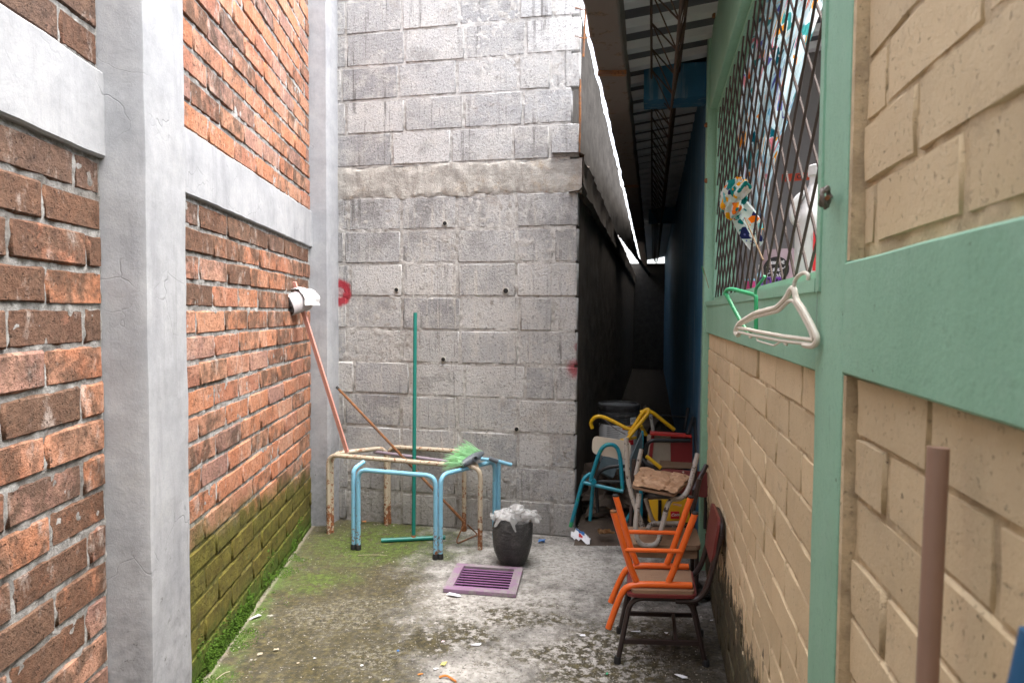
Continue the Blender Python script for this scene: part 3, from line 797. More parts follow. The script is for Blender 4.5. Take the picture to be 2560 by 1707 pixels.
# side of the building along the passage: plain rendered blocks, a ledge at the ring beam, set-back upper wall
SD = Vector((.206, 1, 0)).normalized(); SN = Vector((1, -.206, 0)).normalized()
def Sp(s, d, z): return BC + SD * s + SN * d + Vector((0, 0, z))
def roughside(s0, s1, d, z0, z1, amp, res, lean=0):
    nu = int((s1 - s0) / res); nv = max(2, int((z1 - z0) / .05)); mb = MB()
    def f(u, v):
        s = s0 + (s1 - s0) * u; zt = z1 if not lean else 1.33 + 1.12 * (.44 - d - lean * s) / .27 - .10
        z = z0 + (max(zt, z0 + .1) - z0) * v
        return Sp(s, d + lean * s + amp * noi(Sp(s, d, z), 9, 3), z)
    mb.grid(f, nu, nv); return mb
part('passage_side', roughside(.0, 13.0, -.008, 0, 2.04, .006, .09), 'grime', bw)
lf = MB()
def ledge(u, v):
    s = -.03 + 13 * u; zz, dd = [(2.02, -.06), (2.03, .0), (2.06, .022), (2.17, .018), (2.23, .03), (2.245, .0), (2.25, -.16)][round(v * 6)]
    q = Sp(s, 0, zz); return Sp(s, dd + .016 * noi(q, 8, 4), zz + .02 * noi(q, 6, 3))
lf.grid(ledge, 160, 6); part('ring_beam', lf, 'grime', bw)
part('upper_passage_side', roughside(.0, 12.9, -.085, 2.20, 3.0, .012, .07, .034), 'shade_black', bw)
mb = MB(); mb.frame_box(Bp, .09, T1, -.2, -.03, -.05, BZ); mb.frame_box(Sp, .21, 13, -.6, -.12, 0, 2.6)
mb.frame_box(Sp, .02, .20, -.2, -.1, 0, 2.9)
part('wall_core', mb, 'bmortar', bw, False)
for pu, pv_ in ((1113, 559), (992, 725), (1265, 727), (1109, 898), (1292, 1072)):
    bq_ = BW(pu, pv_); t, z = (bq_ - BC).dot(BD), bq_.z; big_ = pu == 1265
    r0 = .0185 if big_ else .0155
    mb = MB(); mb.lathe(Bp(t, -.05, z), [(r0, 0), (r0, .058), (r0 - .003, .058), (r0 - .003, .004)], 16, BN, True, True)
    mb.f[-1] = mb.f[-1]
    p = part('drain_pipe', mb, 'pvc', bw)
    mb = MB(); mb.lathe(Bp(t, -.02, z), [(r0 - .0034, 0), (r0 - .0034, .030)], 16, BN, True, True); part('bore', mb, 'dark', p)
mb = MB(); mb.tube([Sp(.015, .0, 2.24), Sp(.012, .004, 2.45), Sp(.02, .0, 2.68)], .007, .02, 8); part('reinforcing_bar', mb, 'rusty', bw)
for k in range(3):
    z = 2.92 + k * .16
    mb = MB(); mb.tube([Sp(.0, -.03, z), Sp(-.0, .03, z - .02), Sp(.03, .07, z + .015), Sp(.0, .09, z + .05)], .0035, .02, 6); part('tie_wire', mb, 'rusty', bw)
mb = MB(); mb.tube([Sp(.0, .02, 2.8), Sp(.01, .03, 3.1), Sp(.0, .035, 3.5)], .006, .02, 8); part('reinforcing_bar', mb, 'rusty', bw)

# far end of the passage
mb = MB(); mb.frame_box(Sp, 12.6, 12.75, -.1, 1.2, 0, 2.52)
solo('end_wall', mb, 'shade_black', 'low dark wall closing the far end of the covered passage', 'wall', smooth=False)  # painted dark to stand for the deep shade at the passage end

# ------------------------------------------------------------------ painted building on the right
pb = thing('painted_building', 'cream brick building with sea green concrete frame and grilled window', 'building', Rp(2, 0, 0))
def fbox(name, mat, *a, parent=None):
    mb = MB(); mb.frame_box(Rp, *a); return part(name, mb, mat, parent or pb, False)
def gmember(name, a0, a1, d0, d1, z0, z1, vert=True):
    mb = worn_box(Rp, a0, a1, d0, d1, z0, z1, .03, .0010, .003) if vert else beam_strip(Rp, a0, a1, z0, z1, d1, d0, .03, .0007, .003)
    return part(name, mb, 'green', pb)
gmember('post', .979, 1.14, -.14, .0, -.01, 2.74)
gmember('post', 3.48, 3.60, -.14, .012, -.01, 2.76)
gmember('beam', -1.5, .980, -.14, .0, 1.245, 1.405, False)
gmember('beam', 1.139, 3.481, -.14, .0, 1.235, 1.392, False)
gmember('beam', 1.139, 3.481, -.14, .0, 2.36, 2.74, False)
gmember('beam', -1.5, .980, -.14, .0, 2.36, 2.74, False)
cs = BrickSet(pb, Rp, RN, 'cream', 'brick', .04, .0026, .0036)
rc = random.Random(5)
def cream_run(s0, s1, z0, z1, joint, pitch, chh, mn=.75):
    z = z1; k = 0
    while z > z0 + .02:
        a, b = max(z - chh + .006, z0), z
        e = joint + (pitch / 2 if k % 2 else 0) + rc.uniform(-.015, .015)
        e -= math.ceil((e - s0) / pitch) * pitch
        while e < s1:
            n2 = e + pitch + rc.uniform(-.01, .01); x0, x1 = max(e, s0) + .004, min(n2, s1) - .005
            if x1 - x0 > .02 and x1 > .2: cs.put(x0, x1, -.016 + rc.uniform(-.0025, .0025), a, b)
            e = n2
        z -= chh; k += 1
cream_run(1.14, 3.48, 0, 1.233, 1.30, .27, .0855)
cream_run(-.4, .962, 0, 1.243, .965, .262, .0855)
cream_run(-.4, .962, 1.407, 2.36, .90, .262, .0855)
cs.finish()
for a, b, z0, z1, rs in ((1.138, 3.482, 0, 1.236, .014), (-.4, .981, 0, 1.246, .012), (-.4, .981, 1.404, 2.362, .012)):
    part('mortar', rough_panel(Rp, a, b, z0, z1, -.0205, .003, rs), 'creamj', pb)
fbox('wall_core', 'creamj', 1.0, 3.5, -.135, -.04, 0, 1.24)
fbox('wall_core', 'creamj', -2.45, 1.0, -.135, -.04, 0, 2.4)
fbox('panel_edge', 'creamj', .963, .9775, -.021, -.002, 0, 1.243)
fbox('panel_edge', 'creamj', .963, .9775, -.021, -.002, 1.407, 2.36)
fbox('blue_wall', 'bluewall', 3.601, 17, -.14, -.004, -.02, 2.76)
fbox('blue_beam', 'bluewall', 3.72, 3.90, -.003, .335, 2.50, 2.685)
fbox('blue_beam', 'bluewall', 8.72, 8.90, -.003, .335, 2.50, 2.685)
# the room behind the window
fbox('room_wall', 'room', .6, 4.2, -2.05, -1.95, 0, .9)
fbox('room_wall', 'room', .6, 2.7, -2.05, -1.95, .9, 2.7)
fbox('room_wall', 'room', 3.6, 4.2, -2.05, -1.95, .9, 2.7)
fbox('room_wall', 'room', 4.2, 4.3, -2.05, -.141, 0, 3.1)
fbox('room_wall', 'room', .5, .6, -2.05, -.141, 0, 3.1)
fbox('room_floor', 'room', .6, 4.2, -1.95, -.141, 0, .05)
fbox('shelf', 'room', 1.16, 3.46, -.32, -.062, 1.385, 1.411)
# window: inner frame and diagonal grille
win = MB()
w0, w1, wz0, wz1 = 1.14, 3.48, 1.392, 2.36
wf = part('window', MB().frame_box(Rp, w0, w1, -.06, -.035, wz0, wz0 + .020), 'green', pb, False)
part('frame', MB().frame_box(Rp, w0, w0 + .018, -.06, -.034, wz0 + .021, wz1 - .02), 'green', wf, False)
part('frame', MB().frame_box(Rp, w1 - .018, w1, -.06, -.034, wz0 + .021, wz1 - .02), 'green', wf, False)
part('frame', MB().frame_box(Rp, w0, w1, -.06, -.035, wz1 - .019, wz1), 'green', wf, False)
part('sill_strip', MB().frame_box(Rp, w0 + .002, w1, -.03, .004, wz0 - .024, wz0 - .001), 'green', wf, False)
part('jamb_trim', MB().frame_box(Rp, w0 - .024, w0 - .0005, -.02, .0035, wz0 - .024, wz1), 'green', wf, False)
hgt = wz1 - wz0
def grille(sgn, d):
    s = w0 - hgt; k = 0
    while s < w1 + hgt:
        # line s(z) = s + sgn * (z - wz0)   clipped to the opening
        za, zb = wz0 + .01, wz1 - .01
        f = lambda z: s + sgn * (z - wz0)
        if sgn > 0:
            if f(za) < w0: za = wz0 + (w0 - s)
            if f(zb) > w1: zb = wz0 + (w1 - s)
        else:
            if f(za) > w1: za = wz0 + (s - w1)
            if f(zb) < w0: zb = wz0 + (s - w0)
        if zb - za > .04:
            n_ = 4; pts = []
            for i in range(n_ + 1):
                z = za + (zb - za) * i / n_
                pts.append(Rp(f(z) + (random.uniform(-.004, .004) if 0 < i < n_ else 0), d + random.uniform(-.001, .001), z))
            part('bar', MB().tube(pts, .0033, .03, 6), 'bars', wf)
        s += .140 + random.uniform(-.006, .006)
grille(-1, -.042); grille(1, -.051)
# window hardware
for u, v in ((1788, 40), (1768, 313), (1768, 452)):
    q = RW(u, v, .012); part('hinge_bolt', MB().lathe(q, [(.012, 0), (.012, .008), (.006, .014)], 10, RN), 'rusty', pb)

# ------------------------------------------------------------------ roof over the passage
roof = thing('metal_roof', 'corrugated zinc lean-to roof with dark fascia beam and rod trusses', 'roof', (0.3, 3, 2.6))
def Op(s, o, z): return Vector((o + .206 * s, s, z))          # o = offset from the line under the roof
def rz(o): return 2.605 + .20 * (o + .27)
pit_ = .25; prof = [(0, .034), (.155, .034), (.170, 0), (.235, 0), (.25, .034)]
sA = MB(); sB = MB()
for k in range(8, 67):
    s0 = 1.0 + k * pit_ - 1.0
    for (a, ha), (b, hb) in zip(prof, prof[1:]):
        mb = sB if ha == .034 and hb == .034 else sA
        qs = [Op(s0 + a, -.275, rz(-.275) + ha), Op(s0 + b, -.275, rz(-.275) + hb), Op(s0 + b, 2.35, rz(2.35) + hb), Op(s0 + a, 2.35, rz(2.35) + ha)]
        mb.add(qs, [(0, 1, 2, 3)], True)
part('roof_ribs', sA, 'zinc', roof, False); part('roof_pans', sB, 'zinc_shade', roof, False)
fb = MB()
def fas(u, v):
    s = 1.9 + 14.6 * u; o, z = [(-.14, 2.60), (-.14, 2.455), (-.148, 2.447), (-.262, 2.447), (-.27, 2.455), (-.27, 2.60)][round(v * 5)]
    q = Op(s, o, z); w = noi(q, 5, 3) * .006; return Op(s, o + w, z + w)
fb.grid(fas, 220, 5); part('fascia_beam', fb, 'fascia', roof, False)
tr = part('truss', MB().tube([Op(1.9, .085, 2.44), Op(16.4, .085, 2.44)], .0058, .02, 8), 'trussm', roof)
part('top_chord', MB().tube([Op(1.9, -.025, 2.615), Op(16.4, -.025, 2.615)], .0058, .02, 8), 'trussm', tr)
part('top_chord', MB().tube([Op(1.9, .125, 2.64), Op(16.4, .125, 2.64)], .0058, .02, 8), 'trussm', tr)
for o2, z2 in ((-.025, 2.615), (.125, 2.64)):
    for k in range(0, 48):
        s = 1.9 + k * .29
        part('web_rod', MB().tube([Op(s, o2, z2), Op(s + .15, .085, 2.44), Op(s + .30, o2, z2)], .0036, .012, 6), 'trussm', tr)
for s in (3.2, 6.0, 9.0):
    part('cleat', MB().box(Op(s, -.205, 2.44), (.13, .03, .02)), 'rusty', roof, False)

# ------------------------------------------------------------------ drain grate
gr = thing('floor_grate', 'purple slatted steel drain grate lying on the concrete floor', 'grate', gm)
def gpt(u, v, z):
    return (gc[3].lerp(gc[2], u)).lerp(gc[0].lerp(gc[1], u), v) + Vector((0, 0, z))
def gbox(u0, u1, v0, v1, z0, z1):
    return MB().hexa([gpt(u0, v0, z0), gpt(u1, v0, z0), gpt(u1, v1, z0), gpt(u0, v1, z0), gpt(u0, v0, z1), gpt(u1, v0, z1), gpt(u1, v1, z1), gpt(u0, v1, z1)])
for q in ((0, 1, 0, .12), (0, 1, .90, 1), (0, .12, .121, .899), (.88, 1, .121, .899)):
    part('frame_bar', gbox(*q, .003, .020), 'purple', gr, False)
for k in range(8):
    v = .155 + k * .093
    part('slat', gbox(.121, .879, v, v + .028, .0130, .0150), 'purpled', gr, False)

# ------------------------------------------------------------------ table frames
TR = .0135
tb = thing('table_frame', 'rusty cream tube frame of a trapezoid table without its top', 'table frame', F(950, 1340))
fl_ = F(822, 1333); fr_ = F(1200, 1373); bl_ = P(972, 1301, 4.22); br_ = P(1160, 1301, 4.09); bl_.z = 0; br_.z = 0
up = lambda p, z: Vector((p.x, p.y, z))
H1 = .475
part('rail', MB().tube([fl_, up(fl_, H1), up(fr_, H1 - .01), fr_], TR, .06), 'cpaint', tb)
part('rail', MB().tube([bl_, up(bl_, H1 + .012), up(br_, H1 + .012), br_], TR, .06), 'cpaint', tb)
sd_ = Vector((.012, .022, 0))
part('side_frame', MB().tube([fl_ + sd_, up(fl_ + sd_, H1), up(bl_ - sd_ * 1.1, H1 + .012), bl_ - sd_ * 1.1], TR, .06), 'cpaint', tb)
part('side_rail', MB().tube([up(fr_, H1 - .01) + Vector((-.02, .02, 0)), up(br_, H1 + .012) + Vector((.0, -.02, 0))], TR * .9, .06), 'cpaint', tb)
part('brace', MB().tube([up(fl_.lerp(bl_, .75), H1 - .01), up(fr_.lerp(br_, .55), H1 - .035)], .010, .06), 'lilac', tb)
part('wire_hook', MB().tube([D(205, 1075, 4.0), D(180, 1135, 4.0), D(195, 1142, 4.0), D(200, 1135, 4.0)], .0035, .01, 6), 'pvc', tb)
for p in (bl_, br_): part('foot', MB().lathe(p, [(.016, 0), (.016, .03)], 10), 'rusty', tb)
tb2 = thing('table_frame', 'light blue tube frame of a square table with doubled legs', 'table frame', F(1090, 1380))
LA = F(890, 1373); LB = F(1095, 1398); LCp = P(1240, 1330, 3.98); LCp.z = 0
LD = LA + (LCp - LB); LD.y = min(LD.y, 4.10)
H2 = .452
def bent(p, q, off_p, off_q, h): return [p + off_p, up(p + off_p, h), up(q + off_q, h), q + off_q]
ab = (LB - LA).normalized() * .015; bc = (LCp - LB).normalized() * .015
part('front_frame', MB().tube(bent(LA, LB, ab, -ab, H2), .0125, .055), 'lblue', tb2)
part('side_frame', MB().tube(bent(LB, LCp, bc + ab * .2, -bc, H2 + .004), .0125, .055), 'lblue', tb2)
part('side_leg', MB().tube([LA - ab, up(LA - ab, H2 - .0), up(LA.lerp(LD, .16) - ab, H2 + .03)], .0125, .03), 'lblue', tb2)
part('rear_leg', MB().tube([LCp + ab, up(LCp + ab, H2 + .01), up(LCp.lerp(LB, .2) + ab, H2 + .02)], .0125, .04), 'lblue', tb2)
for p in (LA + ab, LA - ab, LB - ab, LB + bc + ab * .2):
    part('foot', MB().lathe(p, [(.0165, 0), (.0165, .022), (.0135, .030)], 12), 'black', tb2)

# ------------------------------------------------------------------ squeegee, mop, rod, broom
sq = thing('floor_squeegee', 'dark green metal squeegee pole with bare crossbar standing by the block wall', 'squeegee', F(1034, 1352))
q0 = F(1034, 1351); q1 = P(1038, 782, 4.08)
part('pole', MB().tube([q0 + Vector((0, 0, .014)), q1], .0115, .02, 12), 'tgreen', sq)
c0 = F(953, 1356); c1 = F(1113, 1348)
part('crossbar', MB().tube([c0 + Vector((0, 0, .013)), c1 + Vector((0, 0, .013))], .013, .02, 12), 'tgreen', sq)
part('weld', MB().lathe(q0 + Vector((0, 0, .006)), [(.016, 0), (.017, .012), (.013, .028)], 12), 'rusty', sq)
mp = thing('mop', 'salmon pink mop stick with a rolled white towel head against the brick wall', 'mop', P(868, 1127, 4.02))
m0 = P(868, 1130, 4.02); m1 = P(735, 705, 3.74)
dm = (m1 - m0).normalized(); sx = Vector((1, -.1, 0)); sx = (sx - dm * sx.dot(dm)).normalized(); sy = dm.cross(sx)
mr = Matrix((sx, sy, dm)).transposed()
part('stick', MB().box((m0 + m1) / 2, (.021, .016, (m1 - m0).length), mr), 'pink', mp, False)
tc = P(744, 758, 3.72)
def roll(u, v):
    a = u * 2 * math.pi * 2.6; r = .020 + .016 * u * 2.2 + .003 * noi(Vector((u * 3, v * 2, 1)), 3, 3)
    ax = Vector((.42, .85, .25)).normalized(); e1 = ax.cross(Vector((0, 0, 1))).normalized(); e2 = e1.cross(ax)
    return tc + ax * (-.075 + .15 * v + .006 * noi(Vector((u * 9, 5, 2)), 2, 2)) + e1 * math.cos(a) * r * .85 + e2 * math.sin(a) * r * 1.25
mb = MB(); mb.grid(roll, 70, 10); part('towel_roll', mb, 'towel2', mp)
def flap(u, v):
    a = -.5 + u * 2.2; r = .078 + .014 * noi(Vector((u * 3, v * 3, 7)), 2, 3)
    return tc + Vector((.012 + .075 * (v - .45) * .8, .08 * (v - .3), 0)) + Vector((math.sin(a) * r * .8, 0, math.cos(a) * r * 1.05))
mb = MB(); mb.grid(flap, 22, 12); part('towel_flap', mb, 'towel', mp)
rd = thing('metal_rod', 'thin rusty bent rod leaning from the corner down through the table frames', 'rod', P(1165, 1300, 4.02))
part('shaft', MB().tube([D(138, 710, 4.22), D(530, 1125, 4.05), D(855, 1470, 3.98)], .0082, .05, 8), 'rusty', rd)
part('wire_end', MB().tube([D(855, 1470, 3.98), F(1142, 1350) + Vector((0, 0, .005)), F(1143, 1360) + Vector((0, 0, .005)), F(1195, 1340) + Vector((0, 0, .01)), D(870, 1480, 3.97)], .004, .02, 6), 'rusty', rd)
part('tip', MB().tube([D(138, 710, 4.22), D(150, 722, 4.215)], .0095, .02, 8), 'black', rd)
br = thing('broom', 'broom head with green bristles and grey block lying on the table frames', 'broom', D(890, 1120, 3.8))
b0, b1 = D(845, 1142, 3.74), D(950, 1082, 3.86)
bd = (b1 - b0).normalized(); bu = Vector((.1, -.35, .93)); bu = (bu - bd * bu.dot(bd)).normalized(); bx = bd.cross(bu)
mb = MB()
def bhead(u, v):
    a = v * 2 * math.pi; t = -.10 + 1.2 * u; e = math.sin(math.pi * min(max((u * .96 + .02), 0), 1)) ** .45
    return b0.lerp(b1, t) + (bx * math.cos(a) * .026 + bu * math.sin(a) * .024) * e
mb.grid(bhead, 14, 14); part('head_block', mb, 'gplast', br)
part('socket', MB().lathe(b0.lerp(b1, .62) + Vector((.0, -.02, -.002)), [(.017, 0), (.016, .03), (.011, .032), (.011, .004)], 14, Vector((.25, -.9, .2))), 'gplast', br)
bm = MB(); rg = random.Random(21)
tipc = D(735, 1150, 3.80); tipd = D(860, 1042, 3.86)
for k in range(300):
    t = rg.random(); a0_ = b0.lerp(b1, t) + Vector((rg.uniform(-.012, .012), rg.uniform(-.02, .02), rg.uniform(-.012, .014)))
    tip = tipc.lerp(tipd, t ** .9) + Vector((rg.gauss(0, .014), rg.uniform(-.05, .05), rg.gauss(0, .014) + rg.uniform(-.035, .03)))
    mid = a0_.lerp(tip, .55) + Vector((rg.gauss(0, .005), rg.gauss(0, .005), rg.gauss(.008, .006)))
    bm.tube([a0_, mid, tip], .0014, .05, 3, False)
part('bristles', bm, 'bristle', br, True, 'stuff')
part('handle', MB().tube([D(945, 1112, 3.82), D(1030, 1122, 3.84), D(1118, 1146, 3.85)], .0105, .03, 12), 'lblue', br)
part('handle_grip', MB().tube([D(990, 1108, 3.828), D(1040, 1128, 3.838)], .0125, .03, 12), 'gplast', br)

# ------------------------------------------------------------------ rubbish bag in the yard
tc0 = F(1281, 1410)
tg = thing('rubbish_bag', 'full black rubbish bag with crumpled clear plastic gathered on its top', 'rubbish bag', tc0)
part('bag', MB().lathe(tc0, [(.040, .0), (.062, .008), (.080, .035), (.094, .075), (.103, .12), (.107, .17), (.106, .215), (.098, .240), (.06, .252), (.01, .256)], 40, jit=.006), 'bag', tg)
def film(u, v):
    a = u * 2 * math.pi; r = v * (.118 + .02 * math.sin(3 * a + 1) + .012 * math.sin(7 * a)); p = Vector((r * math.cos(a), r * math.sin(a) * .85, 0))
    h = .262 + .030 * (1 - v) - .055 * max(0, v - .8) * 5 * (.5 + .5 * math.sin(4 * a))
    w = noi(p * 1 + Vector((3, 1, 0)), 26, 4)
    return tc0 + p + Vector((0, 0, h + w * .030))
part('plastic_film', MB().grid(film, 64, 18), 'film', tg)
def lobe(cx, cz, sx_, sz, seed):
    mb = MB(); n1, n2 = 26, 16
    def f(u, v):
        a = u * 2 * math.pi; b = v * math.pi; p = Vector((math.sin(b) * math.cos(a) * sx_, math.sin(b) * math.sin(a) * .045, math.cos(b) * sz))
        k = 1 + .55 * noi(p + Vector((seed, 0, 0)), 24, 4); return tc0 + Vector((cx, -.02, cz)) + p * k
    mb.grid(f, n1, n2); return mb
part('plastic_fold', lobe(.085, .268, .055, .034, 2), 'film', tg)
part('plastic_fold', lobe(.02, .295, .040, .028, 5), 'film', tg)
part('plastic_fold', lobe(-.05, .275, .05, .02, 8), 'film', tg)

# ------------------------------------------------------------------ chairs
def corner_quad(c, ax, ay, w, d):
    return [c - ax * w / 2 - ay * d / 2, c + ax * w / 2 - ay * d / 2, c + ax * w / 2 + ay * d / 2, c - ax * w / 2 + ay * d / 2]
AX = Vector((1, -.05, 0)).normalized(); AY = Vector((.19, 1, 0)).normalized(); UZ = Vector((0, 0, 1))
# brown chair against the wall, facing into the yard
ch = thing('school_chair', 'small brown steel chair with dark red back, orange chair stacked on it', 'chair', Vector((.62, 2.72, 0)))
cc = Vector((.618, 2.65, 0))
def cp(x, y, z): return cc + AX * x + AY * y + UZ * z
SH = .250
CM = Matrix((AX, AY, UZ)).transposed()
for y in (-.115, .115):
    part('leg_frame', MB().tube([cp(-.185, y * 1.08, .0), cp(-.138, y, SH), cp(.088, y, SH), cp(.148, y * 1.08, 0)], .0100, .05, 10), 'brownm', ch)
    part('back_upright', MB().tube([cp(.03, y * 1.06, SH - .004), cp(.112, y * 1.06, SH - .004), cp(.150, y * 1.06, SH + .05), cp(.196, y, .50)], .0110, .06, 10), 'brownm', ch)
part('back_top_rail', MB().tube([cp(.192, -.114, .48), cp(.200, -.10, .545), cp(.200, .10, .545), cp(.192, .114, .48)], .0110, .05, 10), 'brownm', ch)
for y in (-.122, .122):
    part('stretcher', MB().box(cp(-.018, y, .085), (.292, .012, .016), CM), 'brownm', ch, False)
part('stretcher', MB().box(cp(.035, 0, .085), (.014, .231, .014), CM), 'brownm', ch, False)
for y in (-.125, .125):
    for x in (-.185, .148): part('foot', MB().lathe(cp(x, y * .995, 0), [(.0135, 0), (.0135, .02), (.0110, .026)], 10), 'black', ch)
st = part('seat', MB().slab(corner_quad(cp(-.022, 0, SH + .016), AX, AY, .264, .272), .011, .035), 'redply', ch, False)
part('backrest', MB().slab([cp(.164, -.125, .385), cp(.164, .125, .385), cp(.188, .13, .560), cp(.188, -.13, .560)], .010, .035), 'redply', ch, False)
# orange chair, upside down on the brown one
oc = thing('school_chair', 'orange steel chair turned upside down with its legs in the air', 'chair', Vector((.60, 2.65, SH + .03)))
OH = SH + .0215
part('seat', MB().slab(corner_quad(cp(-.018, -.004, OH + .0065), AX, AY, .236, .244), .013, .02), 'board', oc, False)
zt = OH + .013 + .0125
for y in (-.098, .098):
    part('seat_tube', MB().tube([cp(.092, y, zt), cp(-.150, y, zt), cp(-.182, y, zt - .055), cp(-.222, y * .98, .120 if y < 0 else .14)], .0125, .075, 12), 'orange', oc)
    part('end_cap', MB().tube([cp(.091, y, zt), cp(.0955, y, zt)], .0118, .02, 12), 'black', oc)
    zb = zt + .010; ztop = .578; yy = y * 1.16
    part('leg', MB().tube([cp(-.118, y * .97, zb), cp(-.140, y, zb + .05), cp(-.208, yy, ztop)], .0125, .03, 12), 'orange', oc)
    part('leg', MB().tube([cp(.004, y * .97, zb), cp(.024, y, zb + .05), cp(.098, yy, ztop)], .0125, .03, 12), 'orange', oc)
    for xx in (-.208, .098):
        part('leg_plug', MB().lathe(cp(xx, yy, ztop - .001), [(.0130, 0), (.0130, .006), (.006, .009)], 12), 'black' if not (xx < 0 and y < 0) else 'rusty', oc)
    part('stretcher', MB().tube([cp(-.166, yy * .96, zb + .125), cp(.054, yy * .96, zb + .125)], .0085, .02, 10), 'orange', oc)
# second brown chair, facing the camera, deeper in the passage
c2 = thing('school_chair', 'brown wooden seat chair with screwed dark red backrest behind the orange chair', 'chair', Vector((.72, 3.2, 0)))
e = lambda x, y, z: Vector((.735, 3.17, 0)) + AX * x + AY * y + UZ * z
S2 = .275
part('seat', MB().slab(corner_quad(e(-.03, -.01, S2), AX, AY, .36, .26), .022, .03), 'board', c2, False)
part('seat_panel', MB().slab([e(-.2, -.118, S2 - .055), e(.135, -.118, S2 - .055), e(.135, -.118, S2 - .005), e(-.2, -.118, S2 - .005)], .012, .008), 'board', c2, False)
for x in (-.17, .135):
    part('leg', MB().tube([e(x, -.11, 0), e(x, -.10, S2 - .01)], .0105, .02, 10), 'brownm', c2)
    part('leg', MB().tube([e(x, .14, 0), e(x, .14, S2 - .01), e(x + .005, .19, .42), e(x + .012, .21, .60)], .0105, .05, 10), 'brownm', c2)
part('stretcher', MB().tube([e(-.17, -.1, .10), e(.135, -.1, .10)], .007, .02, 8), 'brownm', c2)
bk = part('backrest', MB().slab([A(868, 950, 3.40), A(1290, 1030, 3.37), A(1305, 800, 3.40), A(868, 768, 3.43)], .011, .03), 'redply', c2, False)
for x, y in ((1073, 800), (1268, 982)):
    part('screw', MB().lathe(A(x, y, 3.383), [(.0045, 0), (.0045, .003)], 8, Vector((0, -1, 0))), 'pvc', bk)
# grey chair, upside down, its plywood peeling
gy = thing('school_chair', 'peeling grey chair upside down with flaking bare plywood seat', 'chair', A(880, 1440, 3.06))
part('leg', MB().tube([A(575, 500, 3.12), A(592, 880, 3.10), A(650, 1090, 3.07), A(720, 1275, 3.05)], .0115, .05, 10), 'greyp', gy)
part('leg', MB().tube([A(710, 600, 3.30), A(660, 830, 3.28)], .0105, .05, 10), 'greyp', gy)
part('leg', MB().tube([A(1198, 640, 3.20), A(1120, 960, 3.13), A(1050, 1040, 3.10), A(950, 1030, 3.06), A(885, 1290, 3.02), A(850, 1440, 3.01), A(690, 1440, 3.01), A(652, 1300, 3.02), A(690, 985, 3.06)], .0115, .05, 10), 'greyp', gy)
part('leg', MB().tube([A(1275, 740, 3.34), A(1165, 965, 3.26)], .0115, .05, 10), 'brownm', gy)
part('leg', MB().tube([A(1215, 860, 3.1), A(1160, 1110, 3.1)], .0115, .05, 10), 'brownm', gy)
part('back_loop', MB().tube([A(745, 1030, 3.22), A(800, 1210, 3.2), A(820, 1235, 3.2)], .010, .03, 10), 'greyp', gy)
part('back_loop', MB().tube([A(760, 1300, 3.06), A(790, 1245, 3.10), A(1075, 1245, 3.10)], .010, .03, 10), 'greyp', gy)
sq_ = [A(622, 935, 3.04), A(990, 1010, 3.02), A(1150, 860, 3.34), A(700, 775, 3.36)]
def peel(u, v):
    p = (sq_[0].lerp(sq_[1], u)).lerp(sq_[3].lerp(sq_[2], u), v); w = noi(p, 20, 4); ed = min(u, 1 - u, v, 1 - v)
    jag = (noi(p, 30, 2) * .016) if ed < .08 else 0
    stepv = .005 if noi(p + Vector((5, 0, 0)), 13, 3) > .08 else 0
    return p + Vector((jag, jag * .6, .012 + w * .006 + stepv))
part('seat', MB().slab(sq_, .010, .03, UZ), 'board', gy, False)
part('peeling_veneer', MB().grid(peel, 34, 26), 'peel', gy, False)
part('veneer_strip', MB().slab([A(980, 1080, 3.05), A(1055, 1100, 3.05), A(1060, 1085, 3.07), A(990, 1070, 3.07)], .003, .004), 'peel', gy, False)
# teal chair
te = thing('school_chair', 'teal tube chair with pale cream backrest leaning at the passage mouth', 'chair', A(400, 1240, 3.85))
part('back_hoop', MB().tube([A(265, 880, 3.86), A(335, 640, 3.84), A(390, 560, 3.83), A(480, 560, 3.83), A(525, 640, 3.83), A(545, 950, 3.80)], .0115, .09, 12), 'teal', te)
part('front_leg', MB().tube([A(92, 1275, 3.90), A(205, 850, 3.88), A(265, 815, 3.90)], .0115, .06, 12), 'teal', te)
part('seat_rail', MB().tube([A(208, 893, 3.87), A(550, 968, 3.78)], .0105, .02, 12), 'teal', te)
part('rear_leg', MB().tube([A(290, 880, 3.92), A(262, 1220, 3.95)], .0105, .02, 12), 'teal', te)
part('rear_leg', MB().tube([A(700, 1020, 3.85), A(590, 1200, 3.84), A(565, 1250, 3.84)], .0105, .02, 12), 'teal', te)
part('side_leg', MB().tube([A(705, 900, 3.95), A(705, 1230, 3.92)], .0105, .02, 12), 'teal', te)
part('knuckle', MB().lathe(A(290, 880, 3.85), [(.016, -.02), (.016, .02)], 10, Vector((0, 1, 0))), 'teal', te)
part('leg_tip', MB().tube([A(92, 1275, 3.90), A(103, 1235, 3.898)], .0122, .02, 12), 'hgreen', te)
part('backrest', MB().slab([A(275, 640, 3.87), A(605, 700, 3.87), A(620, 535, 3.88), A(288, 482, 3.88)], .012, .035), 'creamply', te, False)
part('seat', MB().slab([A(330, 790, 4.05), A(460, 860, 4.05), A(520, 700, 4.2), A(370, 660, 4.2)], .012, .02), 'greyboard', te, False)
